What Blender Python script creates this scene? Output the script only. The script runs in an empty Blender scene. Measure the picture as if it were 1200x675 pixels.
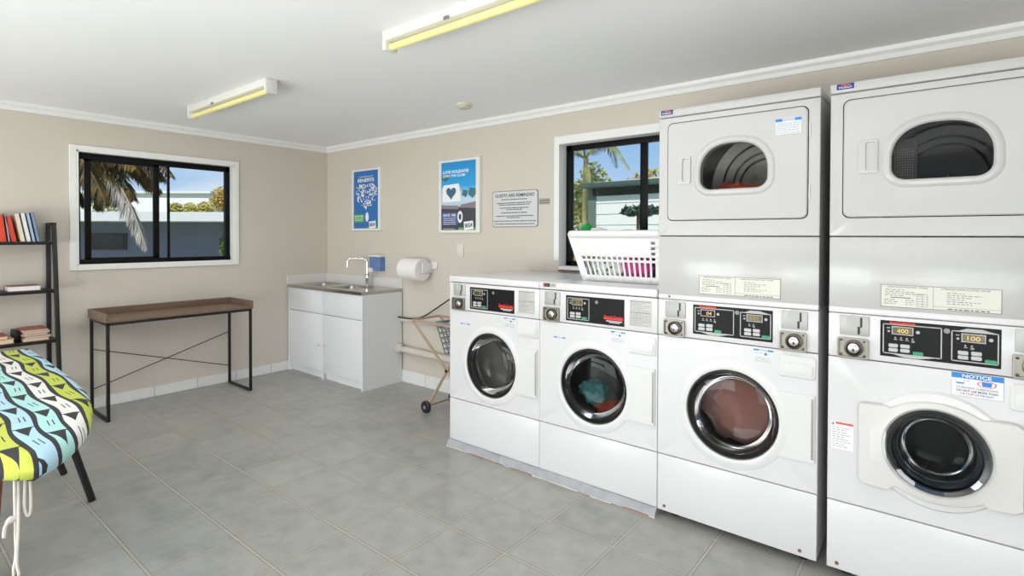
import bpy, bmesh, math, random
from mathutils import Vector, Matrix, noise
random.seed(7)
S = bpy.context.scene
COL = S.collection
PI = math.pi
H = 2.27            # ceiling height
F = -0.79           # front plane of the machines

# ------------------------------------------------------------ materials
def lin(c):
    if isinstance(c, str):
        c = c.lstrip('#'); c = [int(c[i:i+2], 16)/255 for i in (0, 2, 4)]
    return tuple((v/12.92 if v <= .04045 else ((v+.055)/1.055)**2.4) for v in c)

class NT:
    """tiny helper around a node tree"""
    def __init__(s, m):
        s.t = m.node_tree; s.n = s.t.nodes; s.l = s.t.links
    def new(s, typ, **kw):
        nd = s.n.new(typ)
        for k, v in kw.items(): setattr(nd, k, v)
        return nd
    def put(s, sock, v):
        if hasattr(v, 'is_linked') or isinstance(v, bpy.types.NodeSocket): s.l.new(v, sock)
        else: sock.default_value = v
    def m(s, op, a, b=0.0, c=0.0):
        nd = s.new('ShaderNodeMath', operation=op)
        s.put(nd.inputs[0], a); s.put(nd.inputs[1], b); s.put(nd.inputs[2], c)
        return nd.outputs[0]
    def mix(s, f, a, b):
        nd = s.new('ShaderNodeMix', data_type='RGBA')
        s.put(nd.inputs[0], f)
        s.put(nd.inputs[6], a if not isinstance(a, tuple) else (*a, 1)[:4])
        s.put(nd.inputs[7], b if not isinstance(b, tuple) else (*b, 1)[:4])
        return nd.outputs[2]
    def noise(s, scale, detail=3, rough=.5, vec=None):
        nd = s.new('ShaderNodeTexNoise'); nd.inputs['Scale'].default_value = scale
        nd.inputs['Detail'].default_value = detail; nd.inputs['Roughness'].default_value = rough
        if vec is None: vec = s.obj()
        s.l.new(vec, nd.inputs['Vector']); return nd.outputs[0]
    def obj(s):
        return s.new('ShaderNodeTexCoord').outputs['Object']
    def xyz(s, vec=None):
        nd = s.new('ShaderNodeSeparateXYZ'); s.l.new(vec or s.obj(), nd.inputs[0]); return nd.outputs
    def ramp(s, f, stops, interp='LINEAR'):
        nd = s.new('ShaderNodeValToRGB'); cr = nd.color_ramp; cr.interpolation = interp
        while len(cr.elements) < len(stops): cr.elements.new(.5)
        for e, (p, c) in zip(cr.elements, stops): e.position = p; e.color = (*c, 1)
        s.l.new(f, nd.inputs[0]); return nd.outputs[0]
    def bump(s, h, strength, dist=.01):
        nd = s.new('ShaderNodeBump'); nd.inputs['Strength'].default_value = strength
        nd.inputs['Distance'].default_value = dist; s.l.new(h, nd.inputs['Height']); return nd.outputs[0]

def base(name):
    m = bpy.data.materials.new(name); m.use_nodes = True
    k = NT(m); b = k.n['Principled BSDF']; return m, k, b

def mat(name, col, rough=.5, metal=0., spec=.5, var=.04, scale=6., bump=0., coat=0., emit=0.):
    m, k, b = base(name); c = lin(col)
    n = k.noise(scale)
    lo = tuple(v*(1-var) for v in c); hi = tuple(min(1, v*(1+var)) for v in c)
    k.l.new(k.mix(n, lo, hi), b.inputs['Base Color'])
    b.inputs['Roughness'].default_value = rough; b.inputs['Metallic'].default_value = metal
    b.inputs['Specular IOR Level'].default_value = spec
    b.inputs['Coat Weight'].default_value = coat
    if bump: k.l.new(k.bump(k.noise(scale*6), bump), b.inputs['Normal'])
    if emit:
        b.inputs['Emission Color'].default_value = (*c, 1); b.inputs['Emission Strength'].default_value = emit
    return m

def glass(name, tint=(.9, .93, .92), refl=.06, rough=.0):
    m, k, b = base(name); k.n.remove(b)
    out = k.n['Material Output']
    tr = k.new('ShaderNodeBsdfTransparent'); tr.inputs[0].default_value = (*tint, 1)
    gl = k.new('ShaderNodeBsdfGlossy'); gl.inputs['Roughness'].default_value = rough
    fr = k.new('ShaderNodeFresnel'); fr.inputs[0].default_value = 1.45
    f = k.m('MINIMUM', k.m('ADD', fr.outputs[0], refl-.04), .9)
    mx = k.new('ShaderNodeMixShader'); k.l.new(f, mx.inputs[0])
    k.l.new(tr.outputs[0], mx.inputs[1]); k.l.new(gl.outputs[0], mx.inputs[2])
    k.l.new(mx.outputs[0], out.inputs[0]); return m

M = {}
def build_materials():
    M['ceiling'] = mat('ceiling_paint', '#f8f8f8', .7, var=.012, scale=1.2)
    M['wall'] = mat('wall_paint', '#d2cabf', .6, var=.02, scale=1.6, bump=.02)
    M['trim'] = mat('white_gloss_trim', '#eeeeec', .35, var=.015)
    M['black_alu'] = mat('black_aluminium', '#070708', .5, spec=.2)
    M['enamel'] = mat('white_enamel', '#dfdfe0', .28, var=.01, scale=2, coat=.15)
    M['enamel_dimmed'] = mat('dimmed_white_enamel', '#bfbfbe', .25, var=.01, scale=2, coat=.15)  # same white paint as enamel; the dryers' weaker light put into the colour
    M['plastic_white'] = mat('white_plastic', '#e2e2e2', .3, var=.01, scale=3)
    M['plastic_soft'] = mat('soft_white_plastic', '#dddcd9', .4, var=.01, scale=3)
    M['enamel_side'] = mat('grey_enamel_side', '#b9bdc2', .3, var=.03, scale=3)
    M['black_panel'] = mat('black_console_film', '#0c0d0f', .45, spec=.22, var=.1)
    M['black_plastic'] = mat('black_plastic', '#141414', .4, var=.1)
    M['black_metal'] = mat('black_powder_coat', '#111113', .45, var=.1)
    M['rubber'] = mat('dark_rubber', '#1b1c1d', .35, var=.1)
    M['steel'] = mat('stainless_steel', '#b8b8b4', .22, metal=1, var=.06, scale=12)
    M['chrome'] = mat('chrome', '#d8d8d8', .08, metal=1, var=.02)
    M['coin_metal'] = mat('brushed_coin_plate', '#b9b9b6', .45, metal=.25, var=.05, scale=20)
    M['lock_metal'] = mat('worn_lock_steel', '#98938a', .4, metal=.6, var=.15, scale=20)
    M['dark_metal'] = mat('dark_lock_ring', '#5a554c', .3, metal=.8, var=.1, scale=20)
    M['silver_line'] = mat('silver_print', '#b9bab8', .4, var=.03)
    M['key_grey'] = mat('grey_key', '#c4c5c4', .4, var=.03)
    M['key_green'] = mat('green_key', '#1f9a6e', .4, var=.05)
    M['red'] = mat('red_print', '#e0281f', .4, var=.05)
    M['orange_print'] = mat('orange_print', '#e2582a', .4, var=.05)
    M['blue_print'] = mat('blue_print', '#1c86d8', .4, var=.04)
    M['navy_print'] = mat('navy_print', '#27347e', .4, var=.04)
    M['white_print'] = mat('white_print', '#f2f2f2', .45, var=.01)
    M['ink'] = mat('black_ink', '#2a2a2a', .5, var=.1)
    M['ink_grey'] = mat('grey_ink', '#77777a', .5, var=.05)
    M['label_paper'] = mat('label_paper', '#dcdcd2', .5, var=.02, scale=8)
    M['label_grey'] = mat('grey_label', '#c8c8c3', .5, var=.02, scale=8)
    M['lcd_amber'] = mat('amber_display', '#544a12', .2, var=.1)
    M['digit'] = mat('amber_digit', '#e0b860', .3, emit=.5)
    M['digit_dim'] = mat('dim_amber_digit', '#8e7d2a', .3)
    M['glass_clear'] = glass('window_glass', (.97, .98, .98), .015)
    M['glass_dark'] = glass('tinted_door_glass', (.66, .67, .67), .018)
    M['glass_smoke'] = glass('smoke_door_glass', (.86, .86, .85), .022)
    M['glass_ring'] = glass('thick_glass_ring', (.45, .53, .58), .12)
    M['wood'] = wood('walnut_board', '#8a7460', '#5c4a3b')
    M['wood_red'] = wood('reddish_timber', '#80462c', '#5f3019')
    M['paint_white'] = mat('white_melamine', '#e4e6e8', .4, var=.012, scale=3)
    M['tile_white'] = tiles_white()
    M['floor'] = floor_tiles()
    M['yellow_tube'] = mat('yellowed_tube', '#e6dc96', .4, var=.05, emit=.12)
    M['batten'] = mat('batten_white', '#e2e0da', .45, var=.02)
    M['tan_metal'] = mat('tan_coated_tube', '#b49c86', .45, var=.06)
    M['grey_plastic'] = mat('grey_basket_plastic', '#7d8188', .45, var=.04)
    M['pvc'] = mat('pvc_pipe', '#d6cfc6', .4, var=.03)
    M['conc'] = plinth_mat()
    M['paper'] = mat('tissue_paper', '#f1eeec', .9, var=.015, scale=30, bump=.05)
    M['soap_blue'] = mat('translucent_blue', '#6280b6', .15, var=.15, scale=14)
    M['cord_white'] = mat('white_cord', '#ded8d0', .8, var=.05)
    M['ironing'] = ironing_mat()
    M['drum_grey'] = mat('grey_dryer_drum', '#77766f', .42, metal=.7, var=.25, scale=3)
    M['drum_dark'] = mat('dark_dryer_drum', '#2b2c2d', .3, metal=.6, var=.1)
    M['silver_dull'] = mat('dull_silver', '#8b8b89', .5, metal=.3)
    M['drum_bright'] = mat('bright_drum_steel', '#c4c4c0', .34, metal=.55, var=.12, scale=9)
    M['gasket_grey'] = mat('grey_blue_gasket', '#56636b', .3, var=.1)
    M['screw'] = mat('rusty_screw', '#8b6a55', .5, metal=.4, var=.2, scale=30)

def wood(name, a, b_):
    m, k, b = base(name)
    mp = k.new('ShaderNodeMapping'); mp.inputs['Scale'].default_value = (14, 1.6, 14)
    k.l.new(k.obj(), mp.inputs[0])
    n = k.noise(3.2, 6, .6, mp.outputs[0]); n2 = k.noise(2.0, 2)
    c = k.mix(k.m('MULTIPLY', k.m('ADD', n, k.m('MULTIPLY', n2, .5)), .75), lin(b_), lin(a))
    k.l.new(c, b.inputs['Base Color']); b.inputs['Roughness'].default_value = .5
    k.l.new(k.bump(n, .15, .004), b.inputs['Normal']); return m

def grid_line(k, v, off, step, half):
    """1 on a joint, 0 on the tile"""
    fr = k.m('FRACT', k.m('DIVIDE', k.m('SUBTRACT', v, off), step))
    d = k.m('MULTIPLY', k.m('MINIMUM', fr, k.m('SUBTRACT', 1., fr)), step)
    return k.m('LESS_THAN', d, half)

def floor_tiles():
    m, k, b = base('floor_tiles'); T, ox, oy = .3305, 2.3487-.3305*12, -1.4807-.3305*20
    x, y, z = k.xyz()
    j = k.m('MAXIMUM', grid_line(k, x, ox, T, .0034), grid_line(k, y, oy, T, .0034))
    ix = k.m('FLOOR', k.m('DIVIDE', k.m('SUBTRACT', x, ox), T)); iy = k.m('FLOOR', k.m('DIVIDE', k.m('SUBTRACT', y, oy), T))
    cb = k.new('ShaderNodeCombineXYZ'); k.l.new(ix, cb.inputs[0]); k.l.new(iy, cb.inputs[1])
    wn = k.new('ShaderNodeTexWhiteNoise', noise_dimensions='3D'); k.l.new(cb.outputs[0], wn.inputs[0])
    n1 = k.noise(9, 6, .62); n2 = k.noise(2.3, 3)
    f = k.m('ADD', k.m('MULTIPLY', n1, .75), k.m('ADD', k.m('MULTIPLY', n2, .3), k.m('MULTIPLY', wn.outputs[0], .12)))
    c = k.ramp(f, [(.3, lin('#888a84')), (.55, lin('#a1a29c')), (.85, lin('#b3b3ac'))])
    c2 = k.mix(k.noise(14, 3), lin('#c9c0b2'), lin('#b3aa9b'))
    je = k.m('MAXIMUM', grid_line(k, x, ox, T, .009), grid_line(k, y, oy, T, .009))
    c = k.mix(k.m('MULTIPLY', je, .55), c, lin('#7c7b73'))  # darker band beside the joints: bevel shading put into the tile colour
    k.l.new(k.mix(j, c, c2), b.inputs['Base Color'])
    k.l.new(k.m('ADD', .26, k.m('ADD', k.m('MULTIPLY', n1, .14), k.m('MULTIPLY', j, .4))), b.inputs['Roughness'])
    h = k.m('ADD', k.m('MULTIPLY', n1, .12), k.m('SUBTRACT', 1., j))
    k.l.new(k.bump(h, .35, .002), b.inputs['Normal'])
    return m

def tiles_white():
    m, k, b = base('white_skirting_tiles'); x, y, z = k.xyz()
    j = k.m('MAXIMUM', grid_line(k, x, -.1, .3305, .0022), grid_line(k, y, -1.9405, .3305, .0022))
    k.l.new(k.mix(j, k.mix(k.noise(6), lin('#e3e3e2'), lin('#ececeb')), lin('#a8a29a')), b.inputs['Base Color'])
    b.inputs['Roughness'].default_value = .22; return m

def plinth_mat():
    m, k, b = base('grey_plinth_paint'); x, y, z = k.xyz()
    n = k.noise(9, 4, .6)
    low = k.m('LESS_THAN', k.m('ADD', z, k.m('MULTIPLY', n, .018)), .0135)
    rust = k.m('MULTIPLY', low, k.m('GREATER_THAN', k.noise(5, 3), .53))
    c = k.mix(k.noise(20, 3), lin('#8f9299'), lin('#b4b6ba'))
    c = k.mix(low, c, lin('#c9c3bb')); c = k.mix(rust, c, lin('#8e6650'))
    k.l.new(c, b.inputs['Base Color']); b.inputs['Roughness'].default_value = .6
    k.l.new(k.bump(n, .4, .01), b.inputs['Normal']); return m

def ironing_mat():
    """wavy colour bands, black dividing bands, black arrowheads, dashes: printed along the board"""
    m, k, b = base('printed_ironing_cover'); x, y, z = k.xyz()
    P = .0655
    wav = k.m('MULTIPLY', k.m('SINE', k.m('MULTIPLY', x, 12.)), .008)
    yy = k.m('DIVIDE', k.m('SUBTRACT', -2.574, k.m('ADD', y, wav)), P)
    idx = k.m('FLOOR', yy); fr = k.m('SUBTRACT', yy, idx)
    md = k.m('FRACT', k.m('DIVIDE', k.m('ADD', idx, 8.2), 4.))
    c = k.ramp(md, [(0, lin('#b4dbec')), (.25, lin('#c7d257')), (.5, lin('#efeeea')), (.75, lin('#b3e4e0'))], 'CONSTANT')
    band = k.m('GREATER_THAN', k.m('ADD', fr, k.m('MULTIPLY', k.m('SINE', k.m('MULTIPLY', x, 19.)), .035)), .79)
    per = .30
    t = k.m('FRACT', k.m('ADD', k.m('DIVIDE', x, per), k.m('MULTIPLY', idx, .37)))
    cen = k.m('ABSOLUTE', k.m('SUBTRACT', fr, .40))
    tri = k.m('MULTIPLY', k.m('LESS_THAN', cen, k.m('MULTIPLY', k.m('SUBTRACT', .45, t), 1.0)), k.m('GREATER_THAN', t, .12))
    lineb = k.m('MULTIPLY', k.m('GREATER_THAN', t, .10), k.m('LESS_THAN', t, .13))
    d1 = k.m('MULTIPLY', k.m('GREATER_THAN', t, .62), k.m('LESS_THAN', t, .84))
    st = k.m('LESS_THAN', k.m('ABSOLUTE', k.m('SUBTRACT', k.m('FRACT', k.m('MULTIPLY', k.m('ADD', fr, .05), 5.)), .5)), .13)
    mid = k.m('MULTIPLY', k.m('GREATER_THAN', fr, .15), k.m('LESS_THAN', fr, .56))
    dash = k.m('MULTIPLY', k.m('MULTIPLY', d1, st), mid)
    blk = k.m('MAXIMUM', k.m('MAXIMUM', band, tri), k.m('MAXIMUM', dash, lineb))
    k.l.new(k.mix(blk, c, lin('#34343a')), b.inputs['Base Color'])
    b.inputs['Roughness'].default_value = .85
    k.l.new(k.bump(k.noise(160, 2), .1, .002), b.inputs['Normal']); return m

# ------------------------------------------------------------ geometry helpers
class MB:
    def __init__(s): s.b = bmesh.new()
    def box(s, x0, x1, y0, y1, z0, z1, bev=0., seg=2, skip=()):
        t = bmesh.new()
        v = [t.verts.new((x, y, z)) for x in (x0, x1) for y in (y0, y1) for z in (z0, z1)]
        fs = {'-x': (0, 1, 3, 2), '+x': (4, 6, 7, 5), '-y': (0, 4, 5, 1), '+y': (2, 3, 7, 6), '-z': (0, 2, 6, 4), '+z': (1, 5, 7, 3)}
        for n, f in fs.items():
            if n not in skip: t.faces.new([v[i] for i in f])
        if bev: bmesh.ops.bevel(t, geom=list(t.edges), offset=bev, segments=seg, affect='EDGES', profile=.5, clamp_overlap=True)
        return s.merge(t)
    def merge(s, t, mx=None):
        if mx is not None: bmesh.ops.transform(t, matrix=mx, verts=t.verts)
        me = bpy.data.meshes.new('t'); t.to_mesh(me); t.free(); s.b.from_mesh(me); bpy.data.meshes.remove(me); return s
    def obox(s, c, sx, sy, sz, mx, bev=0.):
        q = MB(); q.box(-sx/2, sx/2, -sy/2, sy/2, -sz/2, sz/2, bev)
        return s.merge(q.b, Matrix.Translation(c) @ mx)
    def tube(s, pts, r, n=10, caps=True, closed=False):
        pts = [Vector(p) for p in pts]; L = len(pts); rings = []
        up = None
        for i, p in enumerate(pts):
            if closed: d = pts[(i+1) % L]-pts[i-1]
            else: d = (pts[min(i+1, L-1)]-pts[max(i-1, 0)])
            d.normalize()
            if up is None: up = Vector((0, 0, 1)) if abs(d.z) < .9 else Vector((1, 0, 0))
            a = d.cross(up)
            if a.length < 1e-5: a = d.cross(Vector((0, 1, 0)))
            a.normalize(); u2 = a.cross(d).normalized(); up = u2
            rr = r[i] if isinstance(r, (list, tuple)) else r
            rings.append([s.b.verts.new(p + a*math.cos(2*PI*k/n)*rr + u2*math.sin(2*PI*k/n)*rr) for k in range(n)])
        for i in range(L if closed else L-1):
            A, B = rings[i], rings[(i+1) % L]
            for k in range(n): s.b.faces.new((A[k], A[(k+1) % n], B[(k+1) % n], B[k]))
        if caps and not closed:
            s.b.faces.new(rings[0]); s.b.faces.new(rings[-1][::-1])
        return s
    def bar(s, a, b, w, h=None):
        """square bar between two points"""
        a, b = Vector(a), Vector(b); h = h or w; d = (b-a); L = d.length; d.normalize()
        up = Vector((0, 0, 1)) if abs(d.z) < .95 else Vector((1, 0, 0))
        sx = up.cross(d).normalized(); sz = d.cross(sx)
        mx = Matrix((sx, d, sz)).transposed().to_4x4()
        return s.obox((a+b)/2, w, L, h, mx, min(w, h)*.12)
    def loft(s, rings, c0=False, c1=False, closed=True):
        """rings: lists of 3D points, same length"""
        R = [[s.b.verts.new(p) for p in r] for r in rings]; n = len(R[0])
        for A, B in zip(R, R[1:]):
            for k in range(n if closed else n-1):
                j = (k+1) % n; s.b.faces.new((A[k], A[j], B[j], B[k]))
        if c0: s.b.faces.new(R[0][::-1])
        if c1: s.b.faces.new(R[-1])
        return s
    def lathe(s, prof, c, axis='z', n=32, c0=False, c1=False):
        """prof: (radius, height along axis)"""
        R = []
        for r, h in prof:
            ring = []
            for k in range(n):
                a = 2*PI*k/n; p, q = r*math.cos(a), r*math.sin(a)
                v = {'z': (p, q, h), 'y': (p, h, q), 'x': (h, p, q)}[axis]
                ring.append((c[0]+v[0], c[1]+v[1], c[2]+v[2]))
            R.append(ring)
        return s.loft(R, c0, c1)
    def prism(s, poly, y0, y1):
        """polygon in (x,z) extruded from y0 to y1"""
        return s.loft([[(x, y0, z) for x, z in poly], [(x, y1, z) for x, z in poly]], True, True)
    def quad(s, *p):
        s.b.faces.new([s.b.verts.new(q) for q in p]); return s
    def blob(s, c, r, amp=.25, freq=2.5, sub=4, seed=0, fold=.0):
        t = bmesh.new(); bmesh.ops.create_icosphere(t, subdivisions=sub, radius=1)
        for v in t.verts:
            d = v.co.normalized(); o = Vector((seed*3.1, seed*1.7, seed*.9))
            k = 1+amp*noise.noise(d*freq+o)+amp*.5*noise.noise(d*freq*2.3+o)
            if fold: k += fold*(abs(noise.noise(d*freq*1.7+o*2))*2-.5)
            v.co = Vector((d.x*r[0], d.y*r[1], d.z*r[2]))*k + Vector(c)
        return s.merge(t)
    def build(s, name, m, parent=None, smooth=35, loc=None):
        bmesh.ops.recalc_face_normals(s.b, faces=s.b.faces)
        me = bpy.data.meshes.new(name)
        off = Vector((0, 0, 0))
        p = parent
        while p is not None: off += p.location; p = p.parent
        if parent is None and loc is not None: off = Vector(loc)
        bmesh.ops.translate(s.b, verts=s.b.verts, vec=-off)
        s.b.to_mesh(me); s.b.free()
        mats = m if isinstance(m, (list, tuple)) else [m]
        for q in mats: me.materials.append(M[q] if isinstance(q, str) else q)
        if smooth:
            for f in me.polygons: f.use_smooth = True
            me.set_sharp_from_angle(angle=math.radians(smooth))
        o = bpy.data.objects.new(name, me); COL.objects.link(o)
        if parent is not None: o.parent = parent
        elif loc is not None: o.location = loc
        return o

def thing(name, label, cat, loc=(0, 0, 0), group=None):
    o = bpy.data.objects.new(name, None); COL.objects.link(o); o.empty_display_size = .1
    o.location = loc; o['label'] = label; o['category'] = cat
    if group: o['group'] = group
    return o
def tag(o, label, cat, group=None, kind=None):
    o['label'] = label; o['category'] = cat
    if group: o['group'] = group
    if kind: o['kind'] = kind
    return o
def struct(o): o['kind'] = 'structure'; return o

def circ(cx, cz, r, n=64): return [(cx+r*math.cos(2*PI*k/n), cz+r*math.sin(2*PI*k/n)) for k in range(n)]
def rrect(x0, x1, z0, z1, r, seg=6):
    p = []
    for cx, cz, a0 in ((x1-r, z1-r, 0), (x0+r, z1-r, 90), (x0+r, z0+r, 180), (x1-r, z0+r, 270)):
        for i in range(seg+1):
            a = math.radians(a0+90*i/seg); p.append((cx+r*math.cos(a), cz+r*math.sin(a)))
    return p
def rad(poly, c, th):
    """distance from c to the polygon in direction th"""
    dx, dz = math.cos(th), math.sin(th); best = 0
    for i in range(len(poly)):
        ax, az = poly[i-1][0]-c[0], poly[i-1][1]-c[1]; bx, bz = poly[i][0]-c[0], poly[i][1]-c[1]
        ex, ez = bx-ax, bz-az; den = dx*ez-dz*ex
        if abs(den) < 1e-12: continue
        t = (ax*ez-az*ex)/den; u = (ax*dz-az*dx)/den
        if t > 0 and -1e-6 <= u <= 1+1e-6: best = max(best, t)
    return best
def rings(c, spec, n=72, corners=None):
    """spec: (poly, y): all polygons star-shaped about c; returns matching 3D rings facing -y"""
    th = [2*PI*k/n for k in range(n)]
    if corners:
        for (x, z) in corners: th.append(math.atan2(z-c[1], x-c[0]) % (2*PI))
    th = sorted(set(round(t, 6) for t in th))
    out = []
    for poly, y in spec:
        r = []
        for t in th:
            d = rad(poly, c, t); r.append((c[0]+d*math.cos(t), y, c[1]+d*math.sin(t)))
        out.append(r)
    return out
def rect(x0, x1, z0, z1): return [(x0, z0), (x1, z0), (x1, z1), (x0, z1)]

def text_bm(txt, x0, z0, w, h, y, fit=True, depth=.0006, bold=0., align='l'):
    """lettering facing -y, filling the box w x h from (x0, z0)"""
    cu = bpy.data.curves.new('lettering', 'FONT'); cu.body = txt; cu.size = 1; cu.extrude = 0; cu.offset = bold
    cu.resolution_u = 3
    ob = bpy.data.objects.new('lettering', cu); COL.objects.link(ob)
    dg = bpy.context.evaluated_depsgraph_get(); me = bpy.data.meshes.new_from_object(ob.evaluated_get(dg))
    t = bmesh.new(); t.from_mesh(me)
    bpy.data.objects.remove(ob); bpy.data.curves.remove(cu); bpy.data.meshes.remove(me)
    xs = [v.co.x for v in t.verts]; ys = [v.co.y for v in t.verts]
    ax, bx, ay, by = min(xs), max(xs), min(ys), max(ys)
    sx = w/(bx-ax); sz = h/(by-ay)
    for v in t.verts:
        v.co = Vector((x0+(v.co.x-ax)*sx, y, z0+(v.co.y-ay)*sz))
    return t
def add_text(mb, *a, **k): return mb.merge(text_bm(*a, **k))

def dashes(mb, x0, x1, z, h, y, seed=0, wl=(.006, .016), gap=.004):
    """a line of print too small to read"""
    r = random.Random(seed); x = x0
    while x < x1-.002:
        w = min(r.uniform(*wl), x1-x); mb.quad((x, y, z), (x+w, y, z), (x+w, y, z+h), (x, y, z+h)); x += w+gap
def flat(mb, x0, x1, z0, z1, y): mb.quad((x0, y, z0), (x1, y, z0), (x1, y, z1), (x0, y, z1))

# ------------------------------------------------------------ room
def build_room():
    XB, YL = 8.2, -6.2
    o = struct(MB().box(-.12, XB, YL, .12, -.12, 0).build('floor', 'floor', smooth=0))
    o = struct(MB().box(-.12, XB+.12, YL-.12, .12, H, H+.12).build('ceiling', 'ceiling', smooth=0))
    # ceiling sheet joints (thin cover strips)
    c = MB()
    # back wall (x = 0) with window 1
    wy0, wy1, wz0, wz1 = -2.115, -.962, 1.108, 1.982
    b = MB()
    b.box(-.12, 0, YL, wy0, 0, H); b.box(-.12, 0, wy1, .12, 0, H); b.box(-.12, 0, wy0, wy1, 0, wz0); b.box(-.12, 0, wy0, wy1, wz1, H)
    struct(b.build('wall_back', 'wall', smooth=0))
    vx0, vx1, vz0, vz1 = 2.960, 4.16, 1.122, 2.004
    b = MB()
    b.box(0, vx0, 0, .12, 0, H); b.box(vx1, XB, 0, .12, 0, H); b.box(vx0, vx1, 0, .12, 0, vz0); b.box(vx0, vx1, 0, .12, vz1, H)
    struct(b.build('wall_right', 'wall', smooth=0))
    struct(MB().box(XB, XB+.12, YL, .12, 0, H).build('wall_front', 'wall', smooth=0))
    b = MB(); b.box(-.12, .6, YL-.12, YL, 0, H); b.box(3.2, 4.6, YL-.12, YL, 0, H); b.box(7.2, XB+.12, YL-.12, YL, 0, H); b.box(4.6, 7.2, YL-.12, YL, 2.12, H); b.box(.6, 3.2, YL-.12, YL, 2.12, H)
    struct(b.build('wall_left', 'wall', smooth=0))
    # cornices
    prof = [(0, -.058), (.012, -.058), (.014, -.034), (.03, -.02), (.034, 0), (0, 0)]
    struct(MB().loft([[(p, y, H+q) for p, q in prof] for y in (YL, 0)], True, True).build('trim_1', 'trim', smooth=0))
    struct(MB().loft([[(x, -p, H+q) for p, q in prof] for x in (0, XB)], True, True).build('trim_2', 'trim', smooth=0))
    struct(MB().box(0, .005, -.05, 0, .9, H-.05).build('trim_3', 'wall', smooth=0))
    # tiled skirting
    struct(MB().box(0, .01, YL, -.0, 0, .085, .002, 1).build('baseboard_back', 'tile_white', smooth=0))
    struct(MB().box(0.01, XB, -.01, 0, 0, .112, .002, 1).build('baseboard_right', 'tile_white', smooth=0))
    # window 1 : white architrave, reveal, black sliding frame
    w = thing('window_1', 'black framed sliding window in the back wall, palm outside', 'window', (0, -1.54, wz0))
    del w['label'], w['category']; struct(w)
    a = MB()
    for y0, y1, z0, z1 in ((-2.157, wy0, 1.07, 2.018), (wy1, -.922, 1.07, 2.018), (wy0, wy1, wz1, 2.018), (wy0, wy1, 1.07, wz0)):
        a.box(0, .016, y0, y1, z0, z1, .002, 1)
    for y0, y1, z0, z1 in ((wy0-.001, wy0+.012, wz0, wz1), (wy1-.012, wy1+.001, wz0, wz1), (wy0, wy1, wz1-.012, wz1+.001), (wy0, wy1, wz0-.001, wz0+.006)):
        a.box(-.118, .014, y0, y1, z0, z1)
    a.build('architrave', 'trim', w)
    f = MB(); fy0, fy1, fz0, fz1 = wy0+.013, wy1-.013, wz0+.006, wz1-.013
    f.box(-.10, -.05, fy0, fy0+.022, fz0, fz1, .002); f.box(-.10, -.05, fy1-.035, fy1, fz0, fz1, .002)
    f.box(-.10, -.05, fy0, fy1, fz1-.045, fz1, .002); f.box(-.10, -.04, fy0, fy1, fz0, fz0+.035, .002)
    f.build('window_frame', 'black_alu', w)
    s_ = MB()
    s_.box(-.072, -.052, -2.052, -2.012, fz0+.03, fz1-.04, .002); s_.box(-.072, -.052, -1.592, -1.548, fz0+.03, fz1-.04, .002)
    s_.box(-.072, -.052, -2.052, -1.548, fz1-.06, fz1-.04, .002); s_.box(-.072, -.052, -2.052, -1.548, fz0+.03, fz0+.048, .002)
    s_.build('sliding_sash', 'black_alu', w)
    MB().box(-.096, -.076, -1.478, -1.460, fz0+.03, fz1-.04, .002).build('mullion', 'black_alu', w)
    MB().box(-.064, -.060, -2.02, -1.58, fz0+.04, fz1-.05).build('window_pane', 'glass_clear', w, 0)
    MB().box(-.088, -.084, -1.47, fy1-.03, fz0+.03, fz1-.04).build('window_pane', 'glass_clear', w, 0)
    # window 2
    w = thing('window_2', 'w', 'window', (3.58, .05, vz0)); del w['label'], w['category']; struct(w)
    a = MB()
    for x0, x1, z0, z1 in ((2.915, vx0, 1.165, 2.052), (vx1, 4.24, 1.165, 2.052), (vx0, vx1, vz1, 2.052)):
        a.box(x0, x1, -.016, 0, z0, z1, .002, 1)
    for x0, x1, z0, z1 in ((vx0-.002, vx0+.001, vz0, vz1), (vx1-.012, vx1+.001, vz0, vz1), (vx0, vx1, vz1-.01, vz1+.001), (vx0-.002, vx1, vz0-.02, vz0+.004)):
        a.box(x0, x1, -.02, .118, z0, z1)
    a.build('architrave', 'trim', w)
    MB().box(vx0-.002, vx1, -.02, .0, vz0-.032, vz0-.021).build('sill_edge', 'wood', w, 0)
    f = MB(); gx0, gx1, gz0, gz1 = vx0+.001, vx1-.012, vz0+.004, vz1-.01
    f = MB(); f.box(gx0, gx0+.044, .075, .112, gz0, gz1, .002); f.box(gx1-.04, gx1, .075, .112, gz0, gz1, .002)
    f.box(gx0, gx1, .075, .112, gz1-.038, gz1, .002); f.box(gx0, gx1, .075, .112, gz0, gz0+.034, .002)
    f.build('window_frame', 'black_alu', w)
    MB().box(3.536, 3.584, .080, .104, gz0+.03, gz1-.03, .002).build('mullion', 'black_alu', w)
    MB().box(gx0+.03, 3.54, .088, .092, gz0+.03, gz1-.03).build('window_pane', 'glass_clear', w, 0)
    MB().box(3.58, gx1-.03, .096, .10, gz0+.03, gz1-.03).build('window_pane', 'glass_clear', w, 0)

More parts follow.
